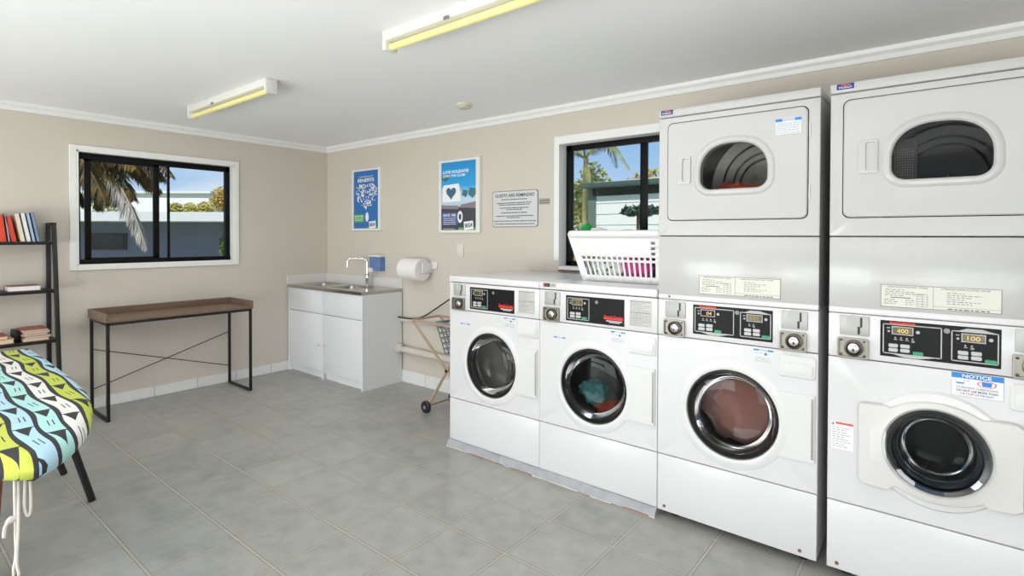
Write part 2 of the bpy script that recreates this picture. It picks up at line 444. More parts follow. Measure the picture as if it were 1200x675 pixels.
# ------------------------------------------------------------ machines
def coin_box(root, u, y, X, right=False):
    """coin slide plate and lock box; u is the left edge in machine units, X maps machine units to world x"""
    p = MB().box(X(u), X(u+.097), y-.006, y+.004, .962, 1.037, .003).build('coin_slot_plate', 'coin_metal', root)
    q = MB(); q.box(X(u+.068), X(u+.075), y-.0075, y-.005, .995, 1.032); q.box(X(u+.060), X(u+.068), y-.0075, y-.005, .968, .997)
    q.build('coin_slot', 'ink', p, 0)
    q = MB(); q.lathe([(.022, y-.0075), (.022, y-.0055)], (X(u+.045), 0, 1.018), 'y', 20, True, True)
    q.build('embossed_disc', 'silver_line', p)
    b = MB(); x0, x1, z0, z1 = X(u-.006), X(u+.094), .876, .952
    b.loft(rings(((x0+x1)/2, (z0+z1)/2), [(rrect(x0, x1, z0, z1, .004), y+.0), (rrect(x0, x1, z0, z1, .004), y-.014), (rrect(x0+.005, x1-.005, z0+.005, z1-.005, .004), y-.014), (rrect(x0+.005, x1-.005, z0+.005, z1-.005, .004), y-.004)], 48), False, True)
    b = b.build('coin_box_door', ['lock_metal'], root)
    cx, cz = (x0+x1)/2+.004, (z0+z1)/2
    q = MB(); q.lathe([(.031, y-.003), (.031, y-.016), (.024, y-.018), (.02, y-.008)], (cx, 0, cz), 'y', 32); q.build('lock_ring', 'dark_metal', b)
    q = MB(); q.lathe([(.019, y-.004), (.019, y-.017), (.015, y-.019)], (cx, 0, cz), 'y', 24, False, True); q.build('lock_core', 'chrome', b)
    q = MB(); q.lathe([(.004, y-.0195), (.004, y-.0185)], (cx, 0, cz-.006), 'y', 12, True, True); q.box(cx-.0015, cx+.0015, y-.0195, y-.0185, cz-.014, cz-.004); q.build('keyhole', 'ink', b, 0)
    for sx in (-1, 1):
        for sz in (-1, 1):
            q = MB(); q.lathe([(.005, y-.003), (.005, y-.007), (.003, y-.008)], (cx-.004+sx*.038, 0, cz+sz*.028), 'y', 12, False, True); q.build('corner_screw', 'dark_metal', b)

def keypad(root, panel, X, y, x0, x1, z0, z1, digits, lit, keys, point=0, dim=False, ind=4):
    """one printed keypad: silver outline, display, indicator lights, keys"""
    f = MB(); t = .0035
    for a in ((x0, x1, z0, z0+t), (x0, x1, z1-t, z1), (x0, x0+t, z0, z1), (x1-t, x1, z0, z1)):
        flat(f, X(a[0]), X(a[1]), a[2], a[3], y-.001)
    if point > 0: f.quad((X(x0+.02), y-.001, z1), (X(x1-.01), y-.001, z1), (X((x0+x1)/2+.02), y-.001, z1+.009), (X((x0+x1)/2-.02), y-.001, z1+.009))
    if point < 0: f.quad((X(x0+.03), y-.001, z0), (X(x1-.02), y-.001, z0), (X((x0+x1)/2+.02), y-.001, z0-.009), (X((x0+x1)/2-.02), y-.001, z0-.009))
    dx, dz = x0+.030, z1-.036
    d = MB()
    d.box(X(dx-.003), X(dx+.061), y-.0024, y, dz-.002, dz+.028)
    d.build('display_bezel', 'silver_line', panel, 0)
    d = MB(); d.box(X(dx), X(dx+.058), y-.0032, y-.001, dz+.001, dz+.025); d.build('display', 'lcd_amber' if lit else 'black_panel', panel, 0)
    if digits:
        d = MB(); w = .011*len(digits); add_text(d, digits, X(dx+.046-w), dz+.005, w*1.02, .015, y-.0036); d.build('display_digits', 'digit_dim' if dim else 'digit', panel, 0)
    q = f
    for i in range(ind):
        x = dx+.004+i*.017; MB().lathe([(.0028, y-.0012), (.0028, y-.0008)], (X(x+.004), 0, dz-.014), 'y', 10, True).build('indicator_light', 'silver_line', panel)
        flat(q, X(x), X(x+.010), dz-.022, dz-.0195, y-.001)
        if i == ind-1: flat(q, X(x+.001), X(x+.010), dz-.026, dz-.0235, y-.001)
    flat(q, X(x0+.012), X(x0+.022), z1-.017, z1-.014, y-.001); q.lathe([(.004, y-.0012), (.004, y-.0008)], (X(x0+.018), 0, z1-.028), 'y', 10, True)
    q.lathe([(.006, y-.0012), (.006, y-.0008)], (X(dx+.074), 0, dz+.012), 'y', 12, True)
    q.build('printed_marks', 'silver_line', panel, 0)
    for (kx, kz) in ((x0+.018, z0+.026), (x0+.018, z0+.010), (x0+.053, z0+.027), (x0+.053, z0+.011)):
        b = MB(); b.prism(rrect(X(kx), X(kx+.028), kz-.001, kz+.012, .004), y-.0035, y)
        b.lathe([(.003, y-.0042), (.003, y-.003)], (X(kx+.02), 0, kz+.0055), 'y', 8, True)
        b.build('keypad_button', 'key_grey', panel)
    gx, gz = keys
    b = MB(); b.prism(rrect(X(gx), X(gx+.030), gz, gz+.013, .004), y-.0038, y); b.build('start_button', 'key_green', panel)

def round_door(root, X, cu, cz, y, gl, plain=True):
    """white crowned porthole door with hinge cover on the right"""
    cx = X(cu); d = MB()
    d.lathe([(.238, y+.003), (.2375, y-.0015), (.232, y-.0035), (.216, y-.0065), (.203, y-.0075), (.196, y-.005), (.191, y+.012)], (cx, 0, cz), 'y', 72)
    door = d.build('door', 'plastic_white', root)
    h = MB(); x0, x1, z0, z1 = X(.545), X(.660), .432, .702
    a0 = math.asin(max(-1, min(1, (z0-cz)/.236))); a1 = math.asin((z1-cz)/.236)
    arc = [(cx+.232*math.cos(a0+(a1-a0)*i/10), cz+.236*math.sin(a0+(a1-a0)*i/10)) for i in range(11)]
    h.prism([(x1, z0), (x1, z1)] + arc[::-1], y-.010, y+.004)
    h.build('hinge_cover', 'plastic_white', door, 0)
    h = MB(); h.box(X(.648), X(.6575), y-.0125, y-.009, .446, .692, .002)
    h.build('hinge_strip', 'label_grey', door)
    h = MB()
    for i in range(30): h.box(X(.6495), X(.6560), y-.0132, y-.0124, .450+i*.008, .453+i*.008)
    h.build('hinge_slots', 'dark_metal', door, 0)
    g = MB(); g.lathe([(.191, y+.012), (.191, y-.002), (.186, y-.005), (.182, y+.004), (.176, y+.035), (.170, y+.05)], (cx, 0, cz), 'y', 72); g.build('door_gasket', 'rubber', door)
    g = MB(); g.lathe([(.184, y-.003), (.16, y-.010), (.11, y-.015), (.05, y-.018), (.002, y-.018)], (cx, 0, cz), 'y', 64); g.build('door_glass', gl, door)
    return door

def bowl_glass(door, cx, cz, y, r, gl='glass_smoke'):
    g = MB(); g.lathe([(r, y+.012), (r*.93, y+.05), (r*.8, y+.085), (r*.74, y+.09), (r*.3, y+.095), (.002, y+.095)], (cx, 0, cz), 'y', 64)
    g.build('glass_bowl', gl, door)

def drum(root, cx, cz, y, r=.26, depth=.42, m='steel', name='drum', ribs=True):
    d = MB(); d.lathe([(r*.80, y+.035), (r*.86, y+.05), (r, y+.07), (r, y+depth), (r*.8, y+depth+.02), (r*.3, y+depth+.03), (.002, y+depth+.03)], (cx, 0, cz), 'y', 48)
    d = d.build(name, m, root)
    if name == 'dryer_drum' or m == 'drum_bright':
        for rr_, yy in ((r*.93, depth*.35), (r*.80, depth+.012), (r*.62, depth+.022), (r*.5, depth+.026)):
            q = MB(); q.lathe([(rr_+.006, y+yy), (rr_, y+yy-.012), (rr_-.006, y+yy)], (cx, 0, cz), 'y', 48); q.build('pressed_ring', 'steel', d)
    if ribs:
        for k in range(3):
            a = 2*PI*k/3+.5; q = MB()
            pr = [(-.035, 0), (-.018, -.045), (0, -.06), (.018, -.045), (.035, 0)]
            R = []
            for yy in (y+.09, y+depth-.02):
                R.append([(cx+math.cos(a)*(r+q_)-math.sin(a)*p, yy, cz+math.sin(a)*(r+q_)+math.cos(a)*p) for p, q_ in pr])
            q.loft(R, True, True); q.build('drum_paddle', m, d)
    return d

def instruction_label(root, X, y, x0, x1, z0, z1, wide):
    p = MB().box(X(x0), X(x1), y-.0012, y, z0, z1).build('instruction_label', 'label_paper' if wide else 'label_grey', root, 0)
    q = MB(); yy = y-.0018
    def fl(a, b, c, d): flat(q, X(a), X(b), c, d, yy)
    if wide:
        t = .0012
        for a in ((x0, x1, z0, z0+t), (x0, x1, z1-t, z1), (x0, x0+t, z0, z1), (x1-t, x1, z0, z1)): fl(*a)
        xm = x0+(x1-x0)*.46; fl(xm, xm+.0008, z0, z1)
        add_text(q, 'OPERATING INSTRUCTIONS - WASHER', X(x0+.02), z1-.0095, (xm-x0-.035)*1.0, .0048, yy)
        add_text(q, 'OPERATING INSTRUCTIONS - DRYER', X(xm+.022), z1-.0095, (x1-xm-.05), .0048, yy)
        hh = (z1-z0)
        for i in range(4): dashes(q, X(x0+.014), X(x0+.07+.03*((i*7) % 3)), z1-.018-i*.0072, .0016, yy, i)
        fl(x0+.03, x0+.09, z1-.0472, z1-.0448)
        for i in range(3):
            dashes(q, X(x0+.010), X(x0+.045+.01*(i % 2)), z1-.055-i*.0075, .0016, yy, 20+i); dashes(q, X(x0+.075), X(x0+.10), z1-.055-i*.0075, .0016, yy, 30+i)
        bx0, bx1, bz0, bz1 = x0+.108, x0+.138, z0+.008, z1-.030
        for i in range(6): fl(bx0, bx1, bz0+(bz1-bz0)*i/5, bz0+(bz1-bz0)*i/5+.0007)
        for i in range(3): fl(bx0+(bx1-bx0)*i/2, bx0+(bx1-bx0)*i/2+.0008, bz0, bz1)
        for i in range(6): dashes(q, X(xm+.038), X(xm+.085+.045*((i*5) % 3)/2), z1-.021-i*.0075, .0016, yy, 40+i)
        fl(xm, x1, z0+.012, z0+.0127); dashes(q, X(xm+.04), X(x1-.03), z0+.004, .003, yy, 77)
    else:
        for i in range(16):
            if i in (0, 7): fl(x0+.003, x1-.004, z1-.009-i*.0078, z1-.006-i*.0078)
            else: dashes(q, X(x0+.005), X(x1-.01-.02*((i*7) % 3)), z1-.008-i*.0078, .0018, yy, i+3)
        for fx in (.30, .78, .92): fl(x0+(x1-x0)*fx, x0+(x1-x0)*fx+.0007, z0+.012, z0+.064)
        fl(x0+.004, x1-.004, z0+.038, z0+.0387)
    q.build('lettering', 'ink' if wide else 'ink_grey', p, 0)

def notice_sticker(root, X, y, x0, x1, z1, bw, h):
    p = MB().box(X(x0), X(x1), y-.0011, y, z1-h, z1).build('notice_sticker', 'plastic_white', root, 0)
    q = MB(); flat(q, X(x0), X(x0+(x1-x0)*.28), z1-.010, z1-.003, y-.0015); flat(q, X(x0+(x1-x0)*.72), X(x1), z1-.010, z1-.003, y-.0015)
    add_text(q, 'NOTICE', X(x0+(x1-x0)*.31), z1-.0098, X(x0+(x1-x0)*.69)-X(x0+(x1-x0)*.31), .0066, y-.0015); 
    if h > .03: q.lathe([(.006, y-.0016), (.006, y-.0014)], (X(x0+(x1-x0)*.62), 0, z1-.022), 'y', 10, True)
    q.build('blue_lettering', 'blue_print', p, 0)
    if h > .03:
        q = MB()
        for i in range(4): dashes(q, X(x0+.006), X(x1-.008), z1-.030-i*.008+(.010 if i == 0 else 0), .0015, y-.0015, i)
        q.build('small_print', 'ink_grey', p, 0)

def dispenser(root, X, y):
    x0, x1, z0, z1 = X(.524), X(.664), .764, .856
    c = ((x0+x1)/2, (z0+z1)/2)
    d = MB().loft(rings(c, [(rrect(x0, x1, z0, z1, .012), y+.003), (rrect(x0, x1, z0, z1, .012), y-.002), (rrect(x0+.004, x1-.004, z0+.004, z1-.004, .01), y-.006)], 48), False, True)
    p = d.build('detergent_drawer', 'plastic_white', root)
    q = MB(); q.loft(rings((c[0], c[1]-.006), [(rrect(x0+.018, x1-.016, z0+.020, z1-.038, .006), y-.0062), (rrect(x0+.014, x1-.012, z0+.016, z1-.032, .006), y-.012), (rrect(x0+.022, x1-.020, z0+.024, z1-.040, .005), y-.013)], 48), False, True)
    q.build('drawer_pull', 'plastic_white', p)

def washer_body(root, X, zb, body='enamel', center=(.335, .56), hole=.222, top=None):
    y = F; x0, x1 = X(0), X(.67)
    c = MB(); c.box(x0+.002, x1-.002, y+.022, -.11, zb, 1.045, 0, skip=('-y',))
    c.build('cabinet', body, root, 0)
    cx, cz = X(center[0]), center[1]
    R = rect(x0, x1, .309, .871)
    p = MB().loft(rings((cx, cz), [(R, y+.022), (R, y+.002), (rect(x0+.003, x1-.003, .312, .868), y), (circ(cx, cz, hole+.004, 96), y), (circ(cx, cz, hole, 96), y+.02)], 88, R))
    p.build('front_panel', body, root, 30)
    MB().box(x0, x1, y, y+.03, zb, .305, .004).build('lower_panel', body, root)
    k = MB(); k.box(x0, x1, y-.003, y+.05, .875, 1.043, .004); k.build('console', body, root)

def make_washer(x0, w, label, first):
    X = lambda u: x0+u*w/.67
    y = F
    root = thing('front_load_washer', label, 'washing machine', (x0+w/2, -.45, .041), 'coin operated front load washers')
    washer_body(root, X, .042)
    t = MB(); t.box(x0-.001, x0+w-.001, y-.006, -.11, 1.047, 1.086, .006, 3); t.build('top_cover', 'enamel', root)
    yc = y-.003
    coin_box(root, .037, yc, X)
    pan = MB(); pan.box(X(.170), X(.503), yc-.002, yc+.003, .889, 1.024, .001, 1); pan = pan.build('control_panel', 'black_panel', root, 0)
    yp = yc-.002
    keypad(root, pan, X, yp, .180, .310, .899, 1.013, '88' if not first else '8', True, (.268, .904), dim=True)
    b = MB(); b.lathe([(.009, yp-.002), (.009, yp), ], (X(.352), 0, 1.000), 'y', 20, True); b.build('panel_lock', 'silver_dull', pan)
    q = MB(); flat(q, X(.392), X(.498), .918, .928, yp-.001); add_text(q, 'Speed Queen', X(.394), .921, X(.496)-X(.394), .019, yp-.0014, bold=.03); q.build('red_lettering', 'red', pan, 0)
    q = MB(); flat(q, X(.406), X(.492), .907, .914, yp-.001); flat(q, X(.422), X(.48), .9015, .906, yp-.001); q.build('logo_underline', 'silver_line', pan, 0)
    instruction_label(root, X, yc, .530, .642, .900, 1.029, False)
    dispenser(root, X, y)
    notice_sticker(root, X, y, .428, .507, .864, .02, .048)
    notice_sticker(root, X, y, .093, .166, .797, .02, .013)
    door = round_door(root, X, .328, .56, y, 'glass_smoke' if first else 'glass_dark')
    bowl_glass(door, X(.328), .56, y, .176)
    drum(root, X(.328), .56, y, m='drum_bright' if first else 'steel')
    if not first:
        bd = MB(); bd.box(X(.026), X(.11), y-.0075, y-.005, 1.060, 1.082, .001, 1); bd = bd.build('maker_badge', 'label_grey', root, 0)
        q = MB(); flat(q, X(.028), X(.072), 1.0615, 1.0805, y-.008); q.build('badge_field', 'ink', bd, 0)
        q = MB(); flat(q, X(.028), X(.038), 1.0615, 1.0805, y-.0084); q.build('badge_stripe', 'red', bd, 0)
        q = MB(); add_text(q, 'IPSO', X(.040), 1.066, X(.068)-X(.040), .009, y-.0086); flat(q, X(.078), X(.106), 1.066, 1.070, y-.008); flat(q, X(.078), X(.1), 1.073, 1.077, y-.008); q.build('badge_lettering', 'ink_grey', bd, 0)
    return root

def dryer_window(sc=0.):
    """D-shaped window outline in (u, z), grown by sc"""
    cx, hw = .337, .141+sc; p = []
    for i in range(33):
        a = PI*i/32; c, s_ = math.cos(a), math.sin(a)
        p.append((cx+math.copysign(abs(c)**(2/2.5), c)*hw, 1.628+(.121+sc)*abs(s_)**(2/2.1)))
    r = .045+sc; zb = 1.549-sc
    for i in range(9):
        a = PI+PI/2*i/8; p.append((cx-hw+r+r*math.cos(a), zb+r+r*math.sin(a)))
    for i in range(9):
        a = 1.5*PI+PI/2*i/8; p.append((cx+hw-r+r*math.cos(a), zb+r+r*math.sin(a)))
    return p

def make_stack(x0, w, label, kind):
    X = lambda u: x0+u*w/.67
    sx = w/.67
    y = F; x1 = x0+w
    root = thing('stacked_washer_dryer', label, 'washer dryer stack', (x0+w/2, -.45, 0), 'washer and dryer stacks')
    c0 = (.335, .56) if kind == 3 else (.335, .578)
    washer_body(root, X, .038, 'enamel', c0, .222 if kind == 3 else .200)
    # feet and screws
    for fx in (x0+.06, x1-.06):
        for fy in (y+.08, -.2):
            MB().lathe([(.022, 0), (.022, .012), (.012, .014), (.012, .04)], (fx, fy, 0), 'z', 16, True, True).build('levelling_foot', 'rubber', root)
    q = MB()
    for fx in (x0+.035, x1-.06):
        q = MB(); q.lathe([(.007, y-.003), (.007, y), ], (fx, 0, .062), 'y', 14, True); q.build('panel_screw', 'screw', root)
    yc = y-.003
    coin_box(root, .037, yc, X); coin_box(root, .536, yc, X, True)
    pan = MB(); pan.box(X(.168), X(.503), yc-.002, yc+.003, .897, 1.030, .001, 1); pan = pan.build('control_panel', 'black_panel', root, 0)
    yp = yc-.002
    keypad(root, pan, X, yp, .176, .348, .908, 1.019, '400' if kind == 4 else '04', kind == 4, (.266, .912), -1)
    keypad(root, pan, X, yp, .373, .497, .908, 1.015, '100' if kind == 4 else '888', True, (.462, .911), 1, dim=kind == 3, ind=2)
    b = MB(); b.lathe([(.009, yp-.002), (.009, yp)], (X(.361), 0, 1.010), 'y', 20, True); b.build('panel_lock', 'silver_dull', pan)
    q = MB(); flat(q, X(.196), X(.272), 1.018, 1.0245, yp-.0012); add_text(q, 'Speed Queen', X(.198), 1.0175, X(.27)-X(.198), .0115, yp-.0015, bold=.03); q.build('red_lettering', 'red', pan, 0)
    dispenser(root, X, y)
    # washer door
    if kind == 3:
        notice_sticker(root, X, y, .428, .505, .866, .02, .046)
        door = round_door(root, X, .335, .56, y, 'glass_smoke'); bowl_glass(door, X(.335), .56, y, .176); drum(root, X(.335), .56, y)
    else:
        cx, cz = X(.335), .578
        d = MB(); d.lathe([(.212, y+.01), (.211, y-.004), (.204, y-.012), (.180, y-.016), (.150, y-.016)], (cx, 0, cz), 'y', 72)
        door = d.build('door', 'plastic_white', root)
        # clipped shield plate over the ring
        top = [(X(.108), .712), (X(.19), .717)] + [(cx+.20*math.cos(a), .585+.17*math.sin(a)) for a in [math.radians(t) for t in range(140, 35, -8)]] + [(X(.478), .722), (X(.545), .722), (X(.562), .708)]
        bot = [(X(.562), .44), (X(.545), .427), (X(.478), .424)] + [(cx+.20*math.cos(a), .562+.165*math.sin(a)) for a in [math.radians(t) for t in range(-42, -140, -8)]] + [(X(.19), .406), (X(.112), .410), (X(.104), .424), (X(.102), .70)]
        poly = (top+bot)
        g2 = circ(cx, cz, .150, 72)
        s_ = MB().loft(rings((cx, cz), [(poly, y-.006), (poly, y-.022), ([(cx+(a-cx)*.985, cz+(b_-cz)*.985) for a, b_ in poly], y-.027), (circ(cx, cz, .175, 72), y-.029), (circ(cx, cz, .158, 72), y-.034), (g2, y-.026), (circ(cx, cz, .148, 72), y+.01)], 96, [p for p in poly]))
        s_.build('door_shield', 'plastic_soft', door, 30)
        h = MB(); hx0, hx1 = X(.142), X(.192)
        h.loft(rings(((hx0+hx1)/2, .566), [(rrect(hx0, hx1, .505, .630, .012), y-.0275), (rrect(hx0, hx1, .505, .630, .012), y-.0305), (rrect(hx0+.004, hx1-.002, .509, .626, .01), y-.0315)], 40), False, True)
        h.build('door_handle', 'plastic_white', door)
        g = MB(); g.lathe([(.1495, y+.01), (.149, y-.030), (.142, y-.040), (.128, y-.036), (.118, y-.02), (.112, y+.02)], (cx, 0, cz), 'y', 72); g.build('glass_rim', 'glass_ring', door)
        g = MB(); g.lathe([(.1495, y+.02), (.1495, y+.06), (.115, y+.07), (.112, y+.045), (.118, y+.02)], (cx, 0, cz), 'y', 72); g.build('door_gasket', 'gasket_grey', door)
        g = MB(); g.lathe([(.125, y-.033), (.10, y-.034), (.05, y-.036), (.002, y-.036)], (cx, 0, cz), 'y', 64); g.build('door_glass', 'glass_dark', door)
        bowl_glass(door, cx, cz, y-.01, .118, 'glass_dark')
        drum(root, cx, cz, y+.02, .24, m='drum_dark')
        # notice
        p = MB().box(X(.375), X(.511), y-.0012, y, .788, .869).build('notice_sign', 'white_print', root, 0)
        q = MB(); flat(q, X(.375), X(.511), .8505, .869, y-.0016); q.build('blue_band', 'blue_print', p, 0)
        q = MB(); add_text(q, 'NOTICE', X(.404), .8535, X(.480)-X(.404), .012, y-.002, bold=.02); q.build('white_lettering', 'white_print', p, 0)
        q = MB()
        for a in ((.375, .3757, .788, .8505), (.5103, .511, .788, .8505), (.375, .511, .788, .7887)): flat(q, X(a[0]), X(a[1]), a[2], a[3], y-.0016)
        add_text(q, 'TO PREVENT OVERSUDSING', X(.387), .8155, X(.497)-X(.387), .0065, y-.0017)
        add_text(q, 'DO NOT USE MORE THAN', X(.389), .8045, X(.496)-X(.389), .0075, y-.0017, bold=.02)
        add_text(q, 'DETERGENT', X(.438), .7945, X(.487)-X(.438), .0065, y-.0017)
        q.build('dark_lettering', 'navy_print', p, 0)
        q = MB(); add_text(q, '1/4 CUP', X(.399), .7945, X(.434)-X(.399), .007, y-.0017, bold=.02)
        q.loft([[(X(.468)+r*math.cos(2*PI*k/32)*1.5, y-.0019, .8375+r*.72*math.sin(2*PI*k/32)) for k in range(32)] for r in (.0165, .0145)])
        q.build('red_print', 'red', p, 0)
        q = MB()
        flat(q, X(.388), X(.408), .831, .836, y-.0018)
        q.quad((X(.457), y-.0018, .830), (X(.479), y-.0018, .830), (X(.482), y-.0018, .8455), (X(.454), y-.0018, .8455)); q.build('blue_cup', 'blue_print', p, 0)
        q = MB()
        for a in ((.386, .3868, .832, .846), (.4092, .410, .832, .846)): flat(q, X(a[0]), X(a[1]), a[2], a[3], y-.0018)
        dashes(q, X(.414), X(.428), .8425, .0015, y-.0018, 3); dashes(q, X(.487), X(.501), .8425, .0015, y-.0018, 4)
        q.build('cup_outline', 'ink_grey', p, 0)
        # warning sticker
        p = MB().box(X(.013), X(.086), y-.0012, y, .512, .619).build('warning_sticker', 'white_print', root, 0)
        q = MB(); flat(q, X(.027), X(.086), .609, .617, y-.0016); q.build('orange_band', 'orange_print', p, 0)
        q = MB(); q.quad((X(.014), y-.0016, .604), (X(.023), y-.0016, .604), (X(.0185), y-.0016, .618), (X(.018), y-.0016, .618))
        for i in range(9): dashes(q, X(.016), X(.080-.012*((i*5) % 3)), .594-i*.009, .0018, y-.0016, i+60)
        q.build('small_print', 'ink_grey', p, 0)
    # dryer above
    MB().box(x0+.002, x1-.002, y+.02, -.11, 1.047, 1.90, 0, skip=('-y',)).build('dryer_cabinet', 'enamel_dimmed', root, 0)
    MB().box(x0, x1, y, y+.03, 1.060, 1.339, .004).build('middle_panel', 'enamel_dimmed', root)
    q = MB(); q.box(x0, x1, y-.002, y+.03, 1.045, 1.068, .004); q.build('middle_ledge', 'enamel', root)
    instruction_label(root, X, y, .194 if kind == 3 else .168, .531 if kind == 3 else .503, 1.081, 1.163, True)
    if kind == 3: MB().lathe([(.006, y-.003), (.006, y)], (x0+.055, 0, 1.058), 'y', 12, True).build('panel_screw', 'screw', root)
    Rz0, Rz1 = 1.343, 1.893
    R = rect(x0, x1, Rz0, Rz1); Dp = rrect(X(.041), X(.630), 1.411, 1.868, .026)
    cc = (X(.337), 1.64)
    MB().loft(rings(cc, [(R, y+.03), (R, y+.002), (rect(x0+.003, x1-.003, Rz0+.003, Rz1-.003), y), (Dp, y), (Dp, y+.02)], 96, R+Dp)).build('dryer_front', 'enamel_dimmed', root, 30)
    MB().box(x0-.002, x1+.002, y-.004, -.11, 1.8965, 1.934, .006, 3).build('top_cover', 'enamel_dimmed', root)
    sc = lambda g: [(X(u), z) for u, z in dryer_window(g)]
    Di = rrect(X(.041)+.0035, X(.630)-.0035, 1.4145, 1.8645, .024)
    Dj = rrect(X(.041)+.008, X(.630)-.008, 1.419, 1.860, .020)
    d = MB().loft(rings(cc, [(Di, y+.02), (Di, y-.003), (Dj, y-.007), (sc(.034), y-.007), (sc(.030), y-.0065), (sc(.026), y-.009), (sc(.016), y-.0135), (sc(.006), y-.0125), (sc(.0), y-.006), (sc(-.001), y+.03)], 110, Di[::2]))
    door = d.build('dryer_door', 'enamel_dimmed', root, 30)
    g = MB(); r_ = rings(cc, [(sc(-.001), y-.002), (sc(-.03), y-.004)], 64); g.loft(r_, False, True); g.build('door_glass', 'glass_dark' if kind == 4 else 'glass_smoke', door, 60)
    # recessed pull
    hx0, hx1, hz0, hz1 = X(.092), X(.155), 1.580, 1.705
    hc = ((hx0+hx1)/2, (hz0+hz1)/2)
    h = MB().loft(rings(hc, [(rrect(hx0, hx1, hz0, hz1, .006), y-.007), (rrect(hx0, hx1, hz0, hz1, .006), y-.014), (rrect(hx0+.005, hx1-.004, hz0+.004, hz1-.004, .005), y-.015), (rrect(hx0+.024, hx1-.006, hz0+.012, hz1-.010, .006), y-.014), (rrect(hx0+.026, hx1-.008, hz0+.014, hz1-.012, .006), y+.004)], 56), False, True)
    h.build('door_handle', 'enamel_dimmed', door)
    q = MB(); q.box(X(.631), X(.636), y-.006, y+.002, 1.49, 1.55, .001, 1); q.box(X(.631), X(.636), y-.006, y+.002, 1.74, 1.80, .001, 1); q.build('door_hinge', 'plastic_soft', door)
    # dryer drum and lint grille behind the glass
    dr = drum(root, X(.36), 1.60, y+.02, .27, .46, 'drum_grey' if kind == 3 else 'drum_dark', 'dryer_drum', False)
    if kind == 4:
        gr = MB(); gr.prism(rrect(X(.195), X(.27), 1.52, 1.705, .02), y+.045, y+.06); gr = gr.build('lint_grille', 'black_plastic', root)
        q = MB()
        for i in range(8):
            for j in range(12): q.lathe([(.0022, y+.0442), (.0022, y+.0446)], (X(.205)+i*.0075, 0, 1.56+j*.0095), 'y', 6, True)
        q.build('grille_holes', 'ink_grey', gr, 0)
    # badge
    bd = MB(); b0 = .010 if kind == 3 else .02; bd.box(X(b0), X(b0+.057), y-.0065, y-.003, 1.909, 1.9305, .001, 1); bd = bd.build('maker_badge', 'navy_print', root, 0)
    q = MB(); add_text(q, 'Huebsch', X(b0+.008), 1.9125, X(b0+.05)-X(b0+.008), .0085, y-.0068); q.build('badge_lettering', 'white_print', bd, 0)
    q = MB(); flat(q, X(b0+.017), X(b0+.044), 1.9225, 1.9275, y-.0068); q.build('badge_stripe', 'orange_print', bd, 0)
    if kind == 3:
        p = MB().box(X(.508), X(.604), y-.0085, y-.0072, 1.760, 1.825).build('notice_sticker', 'plastic_soft', door, 0)
        q = MB(); flat(q, X(.508), X(.534), 1.812, 1.824, y-.009); flat(q, X(.580), X(.604), 1.812, 1.824, y-.009); add_text(q, 'NOTICE', X(.537), 1.8135, X(.577)-X(.537), .009, y-.009); q.build('blue_lettering', 'blue_print', p, 0) if False else None
        for i in range(5): dashes(q, X(.512), X(.596-.012*((i*3) % 3)), 1.802-i*.009, .0016, y-.009, i)
        o = q.build('blue_lettering', 'blue_print', door, 0)
    return root

def build_machines():
    b = MB(); R = []
    for i in range(61):
        x = 2.640+1.405*i/60; j = lambda k, a: a*noise.noise(Vector((x*9, k*7.3, .5)))
        R.append([(x, F-.030+j(1, .008), 0), (x, F-.024+j(2, .006), .012), (x, F-.014+j(3, .006), .030), (x, F-.001, .0395+j(4, .004)), (x, F+.02, .040), (x, -.06, .040), (x, -.06, 0)])
    b.loft(R, True, True); struct(b.build('trim_4', 'conc'))
    make_washer(2.643, .706, 'white front load washer furthest left in the row, empty steel drum showing', True)
    make_washer(3.351, .692, 'white front load washer under the laundry basket, dark drum with teal and orange clothes', False)
    make_stack(4.046, .671, 'white washer dryer stack beside the right wall window, reddish brown wash in its porthole', 3)
    make_stack(4.752, .671, 'white washer dryer stack furthest right, blue NOTICE sign and shield shaped door', 4)
    mt = lambda n, c: mat(n, c, .9, var=.12, scale=12, bump=.2)
    def cloth(c, r, col, label, seed, amp=.28):
        tag(MB().blob(c, r, amp, 2.4, 4, seed, .10).build('garment', mt('cloth_'+col[1:], col), loc=(c[0], c[1], c[2]-r[2]*.9)), label, 'laundry')
    X2 = 3.351; X3 = 4.046
    cloth((X2+.25, F+.18, .475), (.085, .06, .065), '#3f9aa2', 'teal garment behind the round glass of the second washer', 1)
    cloth((X2+.37, F+.19, .40), (.12, .07, .045), '#d4553a', 'orange red garment at the bottom of the second washer drum', 2)
    cloth((X2+.40, F+.30, .56), (.12, .08, .13), '#141416', 'black garment filling the back of the second washer drum', 3)
    cloth((X3+.335, F+.26, .55), (.205, .14, .20), '#a06c64', 'reddish brown washing filling the porthole drum beside the window', 4, .12)
    cloth((X3+.29, F+.22, 1.48), (.16, .11, .115), '#c4481f', 'orange garment in the dryer drum above the brown wash', 5)

